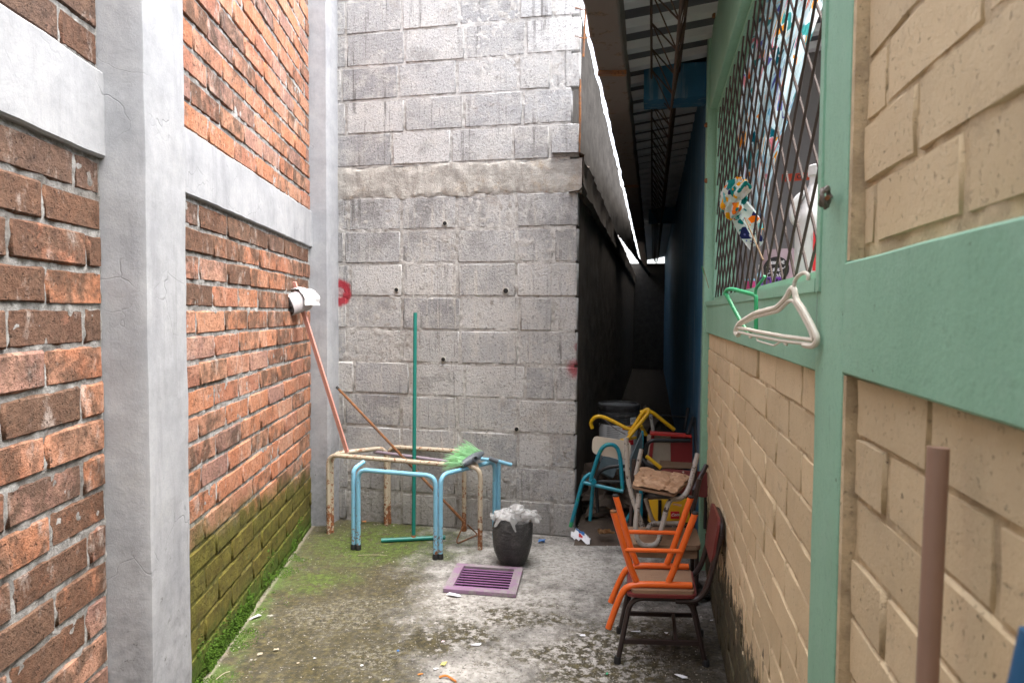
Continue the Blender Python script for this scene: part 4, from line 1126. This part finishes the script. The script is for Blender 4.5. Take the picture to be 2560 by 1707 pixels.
# yellow chair frame on top of the heap
yc = thing('chair_frame', 'bent yellow tube chair frame lying on top of the heap', 'chair frame', A(620, 500, 4.0))
part('hoop', MB().tube([A(282, 420, 4.02), A(262, 365, 4.02), A(320, 305, 4.0), A(420, 335, 4.0), A(600, 432, 3.97), A(640, 425, 3.97)], .0110, .07, 12), 'yellow', yc)
part('front_hoop', MB().tube([A(560, 545, 3.93), A(790, 262, 3.95), A(740, 250, 3.96), A(600, 470, 3.96)], .0110, .05, 12), 'yellow', yc)
part('leg', MB().tube([A(700, 280, 3.97), A(780, 258, 3.95), A(995, 432, 3.98)], .0110, .06, 12), 'yellow', yc)
part('leg', MB().tube([A(700, 395, 4.0), A(752, 478, 4.02)], .0110, .06, 12), 'yellow', yc)
part('leg', MB().tube([A(750, 660, 3.8), A(880, 765, 3.78)], .0110, .06, 12), 'yellow', yc)
part('seat_edge', MB().tube([A(525, 523, 3.93), A(600, 512, 3.93), A(660, 500, 3.98)], .008, .03, 8), 'yellow', yc)
# black chairs buried in the heap
bc1 = thing('chair_frame', 'black tube chair frame behind the teal chair', 'chair frame', A(430, 900, 4.05))
part('hoop', MB().tube([A(330, 1150, 4.0), A(310, 830, 4.0), A(400, 752, 4.0), A(690, 745, 3.98), A(690, 900, 3.98)], .0105, .08, 10), 'blackm', bc1)
part('rail', MB().tube([A(320, 880, 4.0), A(600, 890, 3.98)], .0095, .02, 10), 'blackm', bc1)
bc2 = thing('chair_frame', 'black tube chair frame behind the painted boards', 'chair frame', A(950, 600, 4.15))
part('rail', MB().tube([A(745, 640, 3.95), A(765, 525, 3.93), A(1135, 527, 3.92)], .0115, .04, 10), 'blackm', bc2)
part('upright', MB().tube([A(1165, 325, 4.15), A(1110, 480, 4.05)], .0135, .02, 10), 'blackm', bc2)
part('upright', MB().tube([A(1175, 330, 4.15), A(1190, 640, 4.0)], .0115, .02, 10), 'blackm', bc2)
part('upright', MB().tube([A(1115, 240, 4.5), A(1085, 430, 4.5)], .0115, .02, 10), 'blackm', bc2)
part('upright', MB().tube([A(790, 300, 4.4), A(810, 440, 4.4)], .0115, .02, 10), 'greyp', bc2)
part('cross_rail', MB().tube([A(790, 300, 4.5), A(1100, 322, 4.5)], .006, .02, 8), 'blackm', bc2)
part('lower_hoop', MB().tube([A(720, 690, 3.85), A(760, 740, 3.82), A(900, 790, 3.80)], .0125, .06, 10), 'blackm', bc2)
part('post', MB().tube([A(1275, 1000, 3.42), A(1268, 1290, 3.42)], .0120, .02, 10), 'blackm', bc2)

# ------------------------------------------------------------------ boards, bucket, crate in the heap
bo = thing('painted_board', 'wooden board painted red and cream standing in the heap', 'board', A(960, 740, 4.1))
def bq(x0, y0, x1, y1, Y, th=.014, rnd=.0): return MB().slab([A(x0, y1, Y), A(x1, y1 + 6, Y), A(x1, y0 + 12, Y + .02), A(x0, y0, Y + .02)], th, rnd)
part('panel', bq(760, 472, 1150, 760, 4.1), 'whitepaint', bo, False)
part('red_field', bq(965, 478, 1150, 715, 4.085, .006), 'redpaint', bo, False)
part('red_stripe', MB().slab([A(772, 690, 4.085), A(802, 690, 4.085), A(822, 480, 4.10), A(795, 480, 4.10)], .006, 0), 'redpaint', bo, False)
part('wood_edge', bq(870, 700, 1150, 765, 4.07, .012), 'board', bo, False)
part('top_edge', MB().slab([A(785, 470, 4.02), A(1145, 490, 4.02), A(1145, 474, 4.12), A(785, 450, 4.12)], .012, 0), 'scarlet', bo, False)
gb = thing('slate_board', 'grey slate board with blue edge standing on end in the heap', 'board', A(670, 840, 3.75))
part('panel', MB().slab([A(605, 850, 3.72), A(712, 700, 3.78), A(716, 445, 3.82), A(610, 690, 3.74)], .012, 0), 'greyboard', gb, False)
part('edge', MB().tube([A(716, 590, 3.80), A(718, 440, 3.82)], .007, .01, 8), 'teal', gb)
bk_c = A(507, 440, 4.45)
bu_ = thing('paint_bucket', 'white paint bucket with printed label and shiny black lid', 'bucket', Vector((bk_c.x, bk_c.y, bk_c.z - .2)))
bz = bk_c.z
part('body', MB().lathe(Vector((bk_c.x, bk_c.y, bz - .24)), [(.118, 0), (.128, .30)], 36), 'white', bu_)
lid = part('lid', MB().lathe(Vector((bk_c.x, bk_c.y, bz + .055)), [(.130, 0), (.136, .02), (.132, .05), (.137, .055), (.131, .085), (.138, .10), (.136, .125), (.122, .130), (.118, .118), (.02, .117)], 36, jit=.0025), 'bag', bu_)
def on_bucket(a0, a1, z0, z1, r=.1305):
    mb = MB(); mb.grid(lambda u, v: Vector((bk_c.x, bk_c.y, bz)) + Vector((math.sin(a0 + (a1 - a0) * u) * r, -math.cos(a0 + (a1 - a0) * u) * r, z0 + (z1 - z0) * v)), 8, 2); return mb
part('orange_print', on_bucket(.05, .62, .028, .050), 'orange_ink', bu_)
part('green_emblem', MB().lathe(Vector((bk_c.x, bk_c.y, bz + .028)) + Vector((math.sin(.72), -math.cos(.72), 0)) * .1303, [(.021, 0), (.021, .0015)], 18, Vector((math.sin(.72), -math.cos(.72), 0))), 'green_ink', bu_)
for k in range(7): part('text_line', on_bucket(-.75, -.05 - .05 * (k % 3), .036 - k * .012, .040 - k * .012), 'grey_ink', bu_)
part('red_print', on_bucket(.05, .7, -.072, -.040), 'redstripe', bu_)
part('barcode_label', on_bucket(.42, .80, .062, .105, .1385), 'white_ink', bu_)
for k in range(7): part('barcode_bar', on_bucket(.46 + .042 * k, .475 + .042 * k, .075, .100, .1390), 'ink', bu_)
part('handle', MB().tube([Vector((bk_c.x - .13, bk_c.y, bz + .02)), A(380, 330, 4.31), A(470, 420, 4.30), A(570, 470, 4.30)], .0025, .04, 6), 'wire', bu_)
yb = thing('yellow_crate', 'yellow plastic crate with red soda label under the grey chair', 'crate', A(960, 1240, 3.62))
part('panel', MB().slab([A(798, 1235, 3.60), A(1130, 1235, 3.55), A(1130, 1030, 3.57), A(798, 1040, 3.62)], .02, .01), 'yellow', yb, False)
part('side', MB().slab([A(798, 1235, 3.60), A(780, 1225, 3.85), A(780, 1040, 3.85), A(798, 1040, 3.62)], .02, .0), 'yellow', yb, False)
part('rib', MB().box(A(868, 1140, 3.58), (.016, .012, .12)), 'blackm', yb, False)
lb = part('label', MB().slab([A(963, 1205, 3.556), A(1038, 1205, 3.548), A(1038, 1142, 3.550), A(963, 1142, 3.558)], .006, .0), 'cocared', yb, False)
part('lettering', text_mesh('Coca', .021, basis(A(1003, 1172, 3.546), (1, -.05, .12), (-.05, -1, 0)), .35, .0004), 'white_ink', lb, False)

# crumpled plastic, leaves and dirt at the passage mouth
def crumple(name, c, sx_, sy_, sz, mat, label, cat, seed, nz=26):
    mb = MB()
    def f(u, v):
        a = u * 2 * math.pi; b = v * math.pi; p = Vector((math.sin(b) * math.cos(a) * sx_, math.sin(b) * math.sin(a) * sy_, math.cos(b) * sz))
        p *= 1 + .7 * noi(p + Vector((seed, seed * .3, 0)), nz, 4); p.z = max(p.z, -sz * .75); return c + p + Vector((0, 0, sz * .75))
    mb.grid(f, 40, 24); return solo(name, mb, mat, label, cat, smooth=False)
crumple('plastic_bag', F(1745, 1515) + Vector((0, .1, 0)), .085, .07, .030, 'bag', 'crumpled black plastic bag on the floor under the brown chair', 'bag', 3)
crumple('plastic_bag', F(1480, 1290) + Vector((0, 0, .0)), .05, .05, .08, 'film', 'crumpled clear plastic bag beside the teal chair legs', 'bag', 7)
crumple('rubbish_heap', Vector((.70, 4.45, 0)), .22, .25, .20, 'dirt', 'dark heap of dirty rubbish under the paint bucket', 'rubbish', 9, 14)
crumple('rubbish_heap', Vector((1.08, 5.9, 0)), .25, .5, .24, 'dirt', 'dark heap of discarded junk far inside the covered passage', 'rubbish', 5, 12)
mb = MB()
def mound(u, v):
    s = -.02 + 1.6 * v; o = -.43 + .60 * u; p = Op(3.86 + s, o, 0); e_ = min(1, 4 * u * 1.2) * 1
    h = .045 * max(0, 1 - u * 1.05) * min(1, max(0, v) * 4) + .018 * noi(p, 9, 4) * min(1, v * 5) * (1 - u)
    return p + Vector((0, 0, h + .001))
mb.grid(mound, 40, 70); tag(part('dirt_pile', mb, 'dirt', kind='stuff'), 'loose brown dirt heaped at the passage mouth')
def leaf_mesh(c, L, W, yaw, curl, mat, name, label, cat, group=None, tilt=.15, lift=.004):
    mb = MB(); m = Matrix.Rotation(yaw, 3, 'Z') @ Matrix.Rotation(tilt, 3, 'X')
    def f(u, v):
        w = math.sin(math.pi * min(.98, .04 + u * .94)) ** .7 * W / 2; x = (u - .5) * L; y = (v - .5) * 2 * w
        p = Vector((x, y, curl * (abs(v - .5) * 2) ** 2 * W * .5 + curl * (u - .5) ** 2 * L * .5)); q = c + m @ p; q.z = max(q.z, .001); return q + Vector((0, 0, lift))
    mb.grid(f, 10, 6); return solo(name, mb, mat, label, cat, group)
rl = random.Random(4)
for k, (x, y, lab) in enumerate(((345, 1205, 'curled dry brown leaf nearest the teal chair leg'), (385, 1225, 'large dry brown leaf in the middle of the leaf litter'), (430, 1200, 'dry brown leaf under the seat of the grey chair'), (410, 1245, 'dry leaf at the front edge of the leaf litter'))):
    p = A(x, y, 3.9); p.z = .05; leaf_mesh(p, .07, .035, rl.uniform(0, 6), .7, 'leaf', 'dry_leaf', lab, 'leaf', 'dry leaves at the passage mouth', .3)
# snack wrapper
wr = thing('wrapper', 'crumpled white and blue snack wrapper by the block wall corner', 'wrapper', F(1447, 1350))
wq = [F(1426, 1345), F(1473, 1362), F(1476, 1350), F(1430, 1318)]
wq = [p + Vector((0, -.02, 0)) for p in wq]
def wrap(u, v):
    p = (wq[0].lerp(wq[1], u)).lerp(wq[3].lerp(wq[2], u), v); w = noi(p, 30, 4)
    return p + Vector((0, 0, .012 + .035 * math.sin(math.pi * v) * (1 - u * .5) + w * .012))
part('foil', MB().grid(wrap, 24, 16), 'paper', wr, False)
def wrap2(u, v): return wrap(.25 + .45 * u, .40 + .32 * v) + Vector((0, 0, .0022))
part('blue_print', MB().grid(wrap2, 14, 8), 'bscrap', wr, False)
def wrap3(u, v): return wrap(.42 + .20 * u, .15 + .16 * v) + Vector((0, 0, .0022))
part('red_print', MB().grid(wrap3, 6, 4), 'redstripe', wr, False)
# scraps on the floor
def scrap(u, v, w, h, yaw, mat, name, label, cat='paper', curl=.12, n=5):
    c = F(u, v); rnd = random.Random(int(u)); m = Matrix.Rotation(yaw, 3, 'Z')
    ang = sorted(rnd.uniform(0, 6.28) for _ in range(n + 2)); mb = MB(); rim = []
    for a in ang: rim.append(c + m @ Vector((math.cos(a) * w / 2 * rnd.uniform(.8, 1.1), math.sin(a) * h / 2 * rnd.uniform(.8, 1.1), 0)) + Vector((0, 0, .004 + rnd.uniform(0, curl) * w)))
    L = len(rim); ctr = c + Vector((0, 0, .004 + curl * w * .3))
    mb.v = rim + [ctr] + [p - Vector((0, 0, .0016)) for p in rim] + [ctr - Vector((0, 0, .0016))]
    for i in range(L):
        j = (i + 1) % L; mb.f += [[i, j, L], [L + 1 + j, L + 1 + i, 2 * L + 1], [i, L + 1 + i, L + 1 + j, j]]
    return solo(name, mb, mat, label, cat, smooth=False)
scrap(1134, 1490, .085, .040, -.2, 'paper', 'paper_scrap', 'white paper scrap at the left front corner of the purple grate')
scrap(1190, 1612, .045, .036, .4, 'paper', 'paper_scrap', 'white torn paper scrap in the open middle of the floor')
scrap(1108, 1604, .022, .012, .7, 'pink_paper', 'paper_scrap', 'pale pinkish paper sliver left of the torn white scrap')
scrap(1702, 1693, .052, .030, -.4, 'paper', 'paper_scrap', 'pale lilac paper piece at the bottom of the picture')
scrap(1589, 1581, .045, .018, .1, 'paper', 'paper_scrap', 'white paper strip beside the brown chair front leg')
scrap(1664, 1583, .028, .014, .2, 'paper', 'paper_scrap', 'small white paper piece under the middle of the brown chair')
scrap(1457, 1590, .028, .016, .0, 'paper', 'paper_scrap', 'small white scrap left of the orange tube end')
scrap(1780, 1552, .018, .010, .0, 'paper', 'paper_scrap', 'tiny white scrap on the dark strip by the painted wall')
scrap(1518, 1685, .020, .012, .3, 'gscrap', 'plastic_scrap', 'small bright green plastic scrap near the chair', 'scrap')
scrap(1110, 1663, .030, .022, .3, 'yscrap', 'plastic_scrap', 'yellowish crumpled scrap on the near floor', 'scrap', .3)
scrap(1051, 1687, .022, .014, .1, 'oscrap', 'plastic_scrap', 'small orange scrap at the near edge of the floor', 'scrap')
scrap(995, 1628, .014, .010, .1, 'bscrap', 'plastic_scrap', 'tiny blue plastic scrap on the brown algae', 'scrap')
scrap(1090, 1673, .022, .012, .2, 'paper', 'paper_scrap', 'little white paper flake beside the yellowish scrap')
scrap(1352, 1356, .060, .035, .2, 'bscrap', 'plastic_scrap', 'dark blue plastic scrap right of the rubbish bag', 'scrap', .3)
scrap(1183, 1418, .050, .012, -.1, 'bscrap', 'plastic_scrap', 'blue plastic strip at the back edge of the purple grate', 'scrap')
scrap(648, 1540, .10, .026, .95, 'towel2', 'plastic_strip', 'grey translucent plastic strip on the mossy floor by the wall', 'scrap', .05)
scrap(650, 1638, .026, .014, .2, 'buff', 'paper_scrap', 'pale buff flake on the brown algae nearest the wall', 'scrap', .25)
scrap(690, 1627, .024, .016, .5, 'buff', 'paper_scrap', 'buff crumpled flake right of the flake nearest the wall', 'scrap', .3)
scrap(745, 1660, .014, .010, .5, 'buff', 'paper_scrap', 'small buff flake in the brown algae middle', 'scrap', .3)
scrap(786, 1648, .014, .009, .2, 'paper', 'paper_scrap', 'small white flake on the brown algae', 'scrap', .3)
scrap(911, 1305, .03, .02, .2, 'oscrap', 'plastic_scrap', 'small reddish scrap on the floor behind the blue table leg', 'scrap', .2)
scrap(905, 1665, .013, .009, .2, 'paper', 'paper_scrap', 'white flake on the dark floor near the bottom edge', 'scrap', .2)
solo('twig', MB().tube([F(1098, 1696) + Vector((0, 0, .006)), F(1115, 1694) + Vector((0, 0, .012)), F(1130, 1700) + Vector((0, 0, .006)), F(1140, 1706) + Vector((0, 0, .005))], .004, .03, 6), 'oscrap', 'short orange brown twig on the near floor', 'twig')
solo('grass_stalk', MB().tube([F(540, 1700) + Vector((0, 0, .004)), F(560, 1685) + Vector((0, 0, .006)), F(575, 1680) + Vector((0, 0, .004))], .0015, .03, 5), 'buff', 'thin dry stalk on the moss at the wall foot', 'stalk')
solo('grass_stalk', MB().tube([F(895, 1389) + Vector((0, 0, .004)), F(930, 1388) + Vector((0, 0, .006)), F(968, 1389) + Vector((0, 0, .004))], .0015, .03, 5), 'buff', 'thin dry stalk between the blue table legs', 'stalk')

# ------------------------------------------------------------------ things leaning on or hanging from the painted building
pt = RW(2346, 1118, .012)
pp0 = RW(2318, 1700, .018); dirp = (pt - pp0).normalized(); base = pt - dirp * (pt.z / dirp.z)
pp = MB(); pp.tube([base, pt], .0092, .02, 18); solo('brown_pipe', pp, 'pipe', 'brown plastic pipe leaning upright against the cream bricks', 'pipe')
b1_ = P(2592, 1600, .40); b0_ = P(2568, 1707, .40); bdv = (b1_ - b0_).normalized()
solo('blue_post', MB().tube([b1_ - bdv * (b1_.z / bdv.z), b1_ + bdv * .004], .0095, .02, 16), 'bluepost', 'dark blue post cut off at the lower right edge', 'post')
wk = thing('wire_knot', 'knot of twisted wire on a nail in the green post', 'wire', RW(2072, 495, .0))
kc = RW(2074, 493, .012)
def ko(x, y, z): return kc + Vector((x, y, z))
part('nail', MB().tube([RW(2074, 493, -.01), RW(2068, 495, .028)], .0035, .01, 8), 'rusty', wk)
rk = random.Random(9)
for k in range(4):
    a = k * 1.6; pts = []
    for i in range(8):
        t = a + i * .9; pts.append(ko(-.006 + .009 * math.cos(t) + rk.uniform(-.002, .002), .009 * math.sin(t * 1.3), .014 * math.sin(t) + rk.uniform(-.003, .003)))
    part('wire_loop', MB().tube(pts, .0028, .006, 6), 'wire', wk)
# hangers
wh = thing('clothes_hanger', 'yellowed white plastic clothes hanger hooked on the window grille', 'hanger', RW(1985, 700, .03))
h0 = Vector((.487, 1.135, 0)); h1 = Vector((.452, 1.405, 0))
def HG(u, v):            # point on the hanger's upright plane
    d = ray(u, v); nrm = (h1 - h0).cross(UZ).normalized(); t = (h0).dot(nrm) / d.dot(nrm); return Vector((0, 0, CAM_H)) + d * t
def hpath(l): return [HG(u, v) for u, v in l]
part('shoulder_bar', MB().tube(hpath([(1846, 838), (1837, 830), (1848, 808), (1888, 783), (1943, 769), (1966, 746), (1978, 720), (1986, 722), (1990, 750), (2008, 773), (2030, 815), (2046, 850), (2034, 866), (2010, 862)]), .0052, .012, 8), 'hanger', wh)
part('trouser_bar', MB().tube(hpath([(1842, 818), (1900, 830), (1960, 841), (2034, 850)]), .0036, .01, 8), 'hanger', wh)
part('inner_rib', MB().tube(hpath([(1850, 812), (1890, 792), (1946, 778), (1972, 752), (1984, 752), (2002, 782), (2022, 820), (2032, 846)]), .0032, .008, 8), 'hanger', wh)
part('lower_bar', MB().tube(hpath([(1846, 830), (1900, 842), (1960, 853), (2032, 861)]), .0030, .01, 8), 'hanger', wh)
part('hook', MB().tube(hpath([(1981, 725), (1986, 715), (1986, 705), (1994, 690), (2012, 680), (2022, 688), (2020, 700)]), .0034, .010, 8), 'hanger', wh)
part('lower_rail', MB().tube(hpath([(1892, 842), (1893, 852), (1935, 864), (1955, 852)]), .0018, .004, 6), 'hanger', wh)
part('strap_hook', MB().tube(hpath([(1962, 852), (1962, 860), (1968, 862)]), .0024, .003, 6), 'hanger', wh)
part('strap_hook', MB().tube(hpath([(1880, 838), (1878, 844), (1874, 842)]), .0024, .003, 6), 'hanger', wh)
gh = thing('clothes_hanger', 'green plastic clothes hanger hooked on the window behind the white one', 'hanger', RW(1870, 740, .04))
def GH(u, v): return P(u, v, 1.58 + (1890 - u) * .0012)
part('frame', MB().tube([GH(*q) for q in ((1812, 738), (1815, 725), (1830, 722), (1890, 738), (1890, 825))], .0048, .008, 8), 'hgreen', gh)
part('arm', MB().tube([GH(*q) for q in ((1815, 735), (1840, 782), (1872, 838), (1878, 825))], .0048, .008, 8), 'hgreen', gh)
part('hook', MB().tube([GH(*q) for q in ((1888, 738), (1890, 720), (1905, 702), (1912, 690))], .0036, .008, 8), 'hgreen', gh)

# curtain drawn through the grille
cu = thing('curtain', 'floral curtain in teal, orange and lilac knotted through the grille', 'curtain', RW(1880, 300, -.09))
ledge_l = [(0, 1915), (100, 1880), (200, 1855), (300, 1845), (400, 1840), (460, 1850), (520, 1872), (600, 1890), (620, 1896)]
ledge_r = [(0, 2062), (60, 2040), (150, 2010), (250, 1985), (330, 1962), (400, 1940), (460, 1925), (520, 1915), (600, 1903), (620, 1899)]
def itp(tab, v):
    for (a, x), (b, y) in zip(tab, tab[1:]):
        if v <= b: return x + (y - x) * (v - a) / (b - a)
    return tab[-1][1]
def curt(u, v):
    y = -120 + 740 * v; yy = max(0, y); l, r = itp(ledge_l, yy), itp(ledge_r, yy)
    if y < 0: l -= y * .25; r -= y * .25
    ux = l + (r - l) * u; fold = .018 * math.sin(u * 15 + v * 4) + .010 * math.sin(u * 31 + v * 9)
    return RW(ux, y, -.088 + fold * (1 - v * .3) - .03 * u)
part('cloth', MB().grid(curt, 60, 60), 'curtain', cu)
kc2 = RW(1838, 500, .015)
def knot(u, v):
    a = u * 2 * math.pi; b = v * math.pi; p = Vector((math.sin(b) * math.cos(a) * .034, math.sin(b) * math.sin(a) * .080, math.cos(b) * .060))
    k = 1 + .45 * noi(p + Vector((4, 2, 1)), 20, 4) + .20 * abs(math.sin(a * 3.5 + b * 4)) - .12; q = p * k
    return kc2 + q + Vector((0, -.25 * q.z, 0))
part('knot', MB().grid(knot, 44, 30), 'knot', cu)
def tail(u, v):
    c = RW(1846 + 52 * v, 520 + 85 * v, .004 - .075 * v); w = .075 + .03 * math.sin(v * 3)
    hem = .016 * math.sin(u * 11) * v
    return c + Vector((.010 * math.sin(u * 17 + v * 2), (u - .5) * w, (u - .5) * -.045 + hem + .006 * math.sin(u * 23)))
part('tail', MB().grid(tail, 36, 16), 'knot', cu)
solo('wooden_stick', MB().tube([RW(1862, 545, -.005), RW(1908, 650, -.03)], .0022, .01, 8), 'twig', 'thin brown wooden stick through the grille below the curtain knot', 'stick')

# things on the shelf inside the window
SZ = 1.4115
def sh(s, d): return Rp(s, d, SZ)
jg = thing('plastic_jug', 'white plastic jug with red stripe inside the window', 'jug', sh(1.66, -.115))
jc = sh(1.66, -.115); JH = .225
jt = MB()
def jug(u, v):
    a = u * 2 * math.pi; z = v * JH; k = 1.0 if v < .66 else 1 - .52 * ((v - .66) / .34)
    ex = 3.2; ca, sa = math.cos(a), math.sin(a); r = (abs(ca) ** ex + abs(sa) ** ex) ** (-1 / ex)
    return jc + (Rp(1, 0, 0) - Rp(0, 0, 0)).normalized() * (ca * r * .056 * k) + RN * (sa * r * .048 * k) + UZ * z
jt.grid(jug, 40, 24); jt.f.append(list(range(40))); part('body', jt, 'white', jg)
part('neck', MB().lathe(jc + UZ * (JH - .004), [(.024, 0), (.021, .015), (.021, .03)], 20), 'white', jg)
part('cap', MB().lathe(jc + UZ * (JH + .024), [(.025, 0), (.025, .022), (.022, .025)], 20), 'white', jg)
rdv = (Rp(1, 0, 0) - Rp(0, 0, 0)).normalized()
part('handle', MB().tube([jc + RN * .040 + UZ * .13, jc + RN * .060 + UZ * .15, jc + RN * .05 + UZ * .20, jc + RN * .01 + UZ * .215], .009, .03, 10), 'white', jg)
part('red_stripe', MB().slab([jc - rdv * .0575 + RN * .0 + UZ * .02, jc - rdv * .0575 + RN * .022 + UZ * .02, jc - rdv * .0575 + RN * .022 + UZ * .115, jc - rdv * .0575 + RN * .004 + UZ * .115], .0015, 0), 'redstripe', jg, False)
cf = thing('coffee_pouch', 'mauve coffee pouch with black oval label on the shelf inside the window', 'pouch', sh(2.22, -.125))
pc = sh(2.22, -.125); fc = Vector((-.62, -.78, 0)).normalized(); rx = UZ.cross(fc).normalized() * 1.0
if rx.x < 0: rx = -rx
def pouch(u, v):
    a = u * 2 * math.pi; w = .056 * (1 - .05 * v); t = .022 * math.sin(math.pi * (1 - v) * .5 + .02)
    return pc + rx * math.cos(a) * w + fc * math.sin(a) * (t + .002) + UZ * (.128 * v)
part('bag', MB().grid(pouch, 28, 12), 'foil', cf)
oc_ = pc + fc * .0225 + UZ * .062
ov = MB(); n_ = 24
def oval(rx_, rz_, off, mat, name, par):
    mb = MB(); mb.add([oc_ + fc * off + rx * math.cos(i * 2 * math.pi / n_) * rx_ + UZ * (math.sin(i * 2 * math.pi / n_) * rz_) for i in range(n_)], [list(range(n_))], True); return part(name, mb, mat, par, False)
lab_ = oval(.041, .040, .001, 'ink', 'label', cf)
tm = lambda dz, off=.0022: basis(oc_ + fc * off + UZ * dz, rx, fc)
part('lettering', text_mesh('NESCAFÉ', .0125, tm(.020), 0, .0004), 'white_ink', lab_, False)
part('lettering', text_mesh("Taster's", .0215, tm(.000), .3, .0003), 'white_ink', lab_, False)
part('lettering', text_mesh('Choice', .0215, tm(-.019), .3, .0003), 'white_ink', lab_, False)
bsk = thing('plastic_basket', 'small purple plastic basket on the shelf inside the window', 'basket', sh(2.24, -.085))
bkc = sh(2.20, -.10)
part('rim', MB().lathe(bkc + UZ * .030, [(.036, 0), (.038, .006), (.032, .006), (.031, 0)], 28, None, False, False), 'basket', bsk)
part('base', MB().lathe(bkc, [(.028, 0), (.029, .006)], 28), 'basket', bsk)
for k in range(16):
    a = k * 2 * math.pi / 16; dv = Vector((math.cos(a), math.sin(a), 0))
    part('stave', MB().tube([bkc + dv * .029 + UZ * .003, bkc + dv * .035 + UZ * .033], .0032, .01, 5), 'basket', bsk)
bt = thing('small_bottle', 'small clear blue bottle beside the purple basket', 'bottle', sh(2.46, -.11))
part('body', MB().lathe(sh(2.46, -.11), [(.02, 0), (.02, .055), (.009, .07), (.009, .08)], 18), 'cyan', bt)
part('cap', MB().lathe(sh(2.46, -.11) + UZ * .08, [(.011, 0), (.011, .014)], 14), 'white', bt)
pk = thing('pink_pot', 'small pink plastic pot at the window corner', 'pot', sh(2.62, -.10))
part('body', MB().lathe(sh(2.62, -.10), [(.022, 0), (.03, .045), (.027, .045), (.02, .006)], 18), 'magenta', pk)
part('lid', MB().lathe(sh(2.62, -.10) + UZ * .044, [(.031, 0), (.031, .008)], 18), 'cyan', pk)
sg = thing('wall_sign', 'orange red sign strip with black letters on the room wall', 'sign', Rp(1.3, -1.64, 1.7))
q = RW(2000, 462, -1.0)
sx0 = (Rp(1, 0, 0) - Rp(0, 0, 0)).normalized()
sn = Vector((-.45, -.9, 0)).normalized(); sxr = UZ.cross(sn)
ctr = RW(2005, 442, -.42)
sgb = part('board', MB().slab([ctr - sxr * .09 - UZ * .018, ctr + sxr * .09 - UZ * .018, ctr + sxr * .09 + UZ * .018, ctr - sxr * .09 + UZ * .018], .004, 0), 'sign', sg, False)
part('lettering', text_mesh('O S', .03, basis(ctr + sn * .0028, sxr, sn), 0, .0006), 'ink', sgb, False)

# small plant shoot at the window corner
sp_ = thing('weed', 'tiny weed sprouting at the lower corner of the window frame', 'weed', RW(1765, 690, .01))
part('stem', MB().tube([RW(1772, 720, .005), RW(1764, 690, .02), RW(1757, 668, .03)], .0018, .02, 5), 'twig', sp_)
part('leaf', MB().slab([RW(1764, 692, .02), RW(1757, 680, .03), RW(1754, 664, .035), RW(1762, 678, .022)], .0015, 0), 'hgreen', sp_, False)

# ------------------------------------------------------------------ moss and grit (uncountable)
rm = random.Random(31)
ms = MB()
for k in range(9000):
    s = 2.15 + (rm.random() ** 1.3) * 1.75; hmax = .24 - .05 * (s - 2.2); z = abs(rm.gauss(0, .40)) * hmax
    if z > hmax * 1.5: continue
    p = Lp(s, .0, z)
    dens = noi(p, 9, 4) * 1.6 + .30 - z / (hmax * 1.3)
    if rm.random() > dens + .15: continue
    r = rm.uniform(.002, .0046); c = p + LN * rm.uniform(0, .006)
    e1 = Vector((rm.uniform(-1, 1), rm.uniform(-1, 1), rm.uniform(-1, 1))).normalized() * r; e2 = e1.cross(Vector((rm.uniform(-1, 1), rm.uniform(-1, 1), rm.uniform(-1, 1)))).normalized() * r
    ms.add([c - e1, c + e1 * .6 + e2, c + e1 * .6 - e2, c + LN * r * 1.6 + UZ * r * .4], [(0, 1, 3), (1, 2, 3), (2, 0, 3)], True)
for k in range(3500):
    s = 2.3 + rm.random() * 1.4; w = abs(rm.gauss(0, .05))
    p = Lp(s, .006 + w, .0)
    if noi(p, 6, 4) < .08: continue
    r = rm.uniform(.0018, .0036); a = rm.uniform(0, 6)
    ms.add([p + Vector((math.cos(a), math.sin(a), 0)) * r, p + Vector((math.cos(a + 2.1), math.sin(a + 2.1), 0)) * r, p + Vector((math.cos(a + 4.2), math.sin(a + 4.2), 0)) * r, p + UZ * r * 1.3], [(0, 1, 3), (1, 2, 3), (2, 0, 3)], True)
tag(part('moss', ms, 'moss', None, False, 'stuff'), 'bright green moss carpet along the foot of the brick wall')
gt = MB()
for k in range(5200):
    y = 1.9 + rm.random() * 2.4; x = rm.uniform(-1.1, .275 + .206 * y - .03)
    p = Vector((x, y, 0)); e_ = x + .925 + .074 * y
    if e_ < .01: continue
    b_ = Bp(0, 0, 0); 
    if (p - BC).dot(BN) < .01 and x < .38: continue
    if (gm - p).length < .24: continue
    r = rm.uniform(.0012, .0034) * (1.7 if rm.random() < .06 else 1)
    if x < -.3 and rm.random() < .6: continue
    if (p - BC).dot(BN) < .15 or e_ < .05: r *= 1.4
    elif noi(p, 2.3, 3) < -.02 and rm.random() < .7: continue
    a = rm.uniform(0, 6); q = [p + Vector((math.cos(a + t), math.sin(a + t), 0)) * r * rm.uniform(.7, 1.4) + UZ * .0015 for t in (0, 2.1, 4.2)]
    gt.add(q + [p + UZ * (r * rm.uniform(.4, 1.0) + .0015)], [(0, 1, 3), (1, 2, 3), (2, 0, 3)], True)
tag(part('grit', gt, 'grit', None, False, 'stuff'), 'pale grit and flakes scattered over the concrete floor')
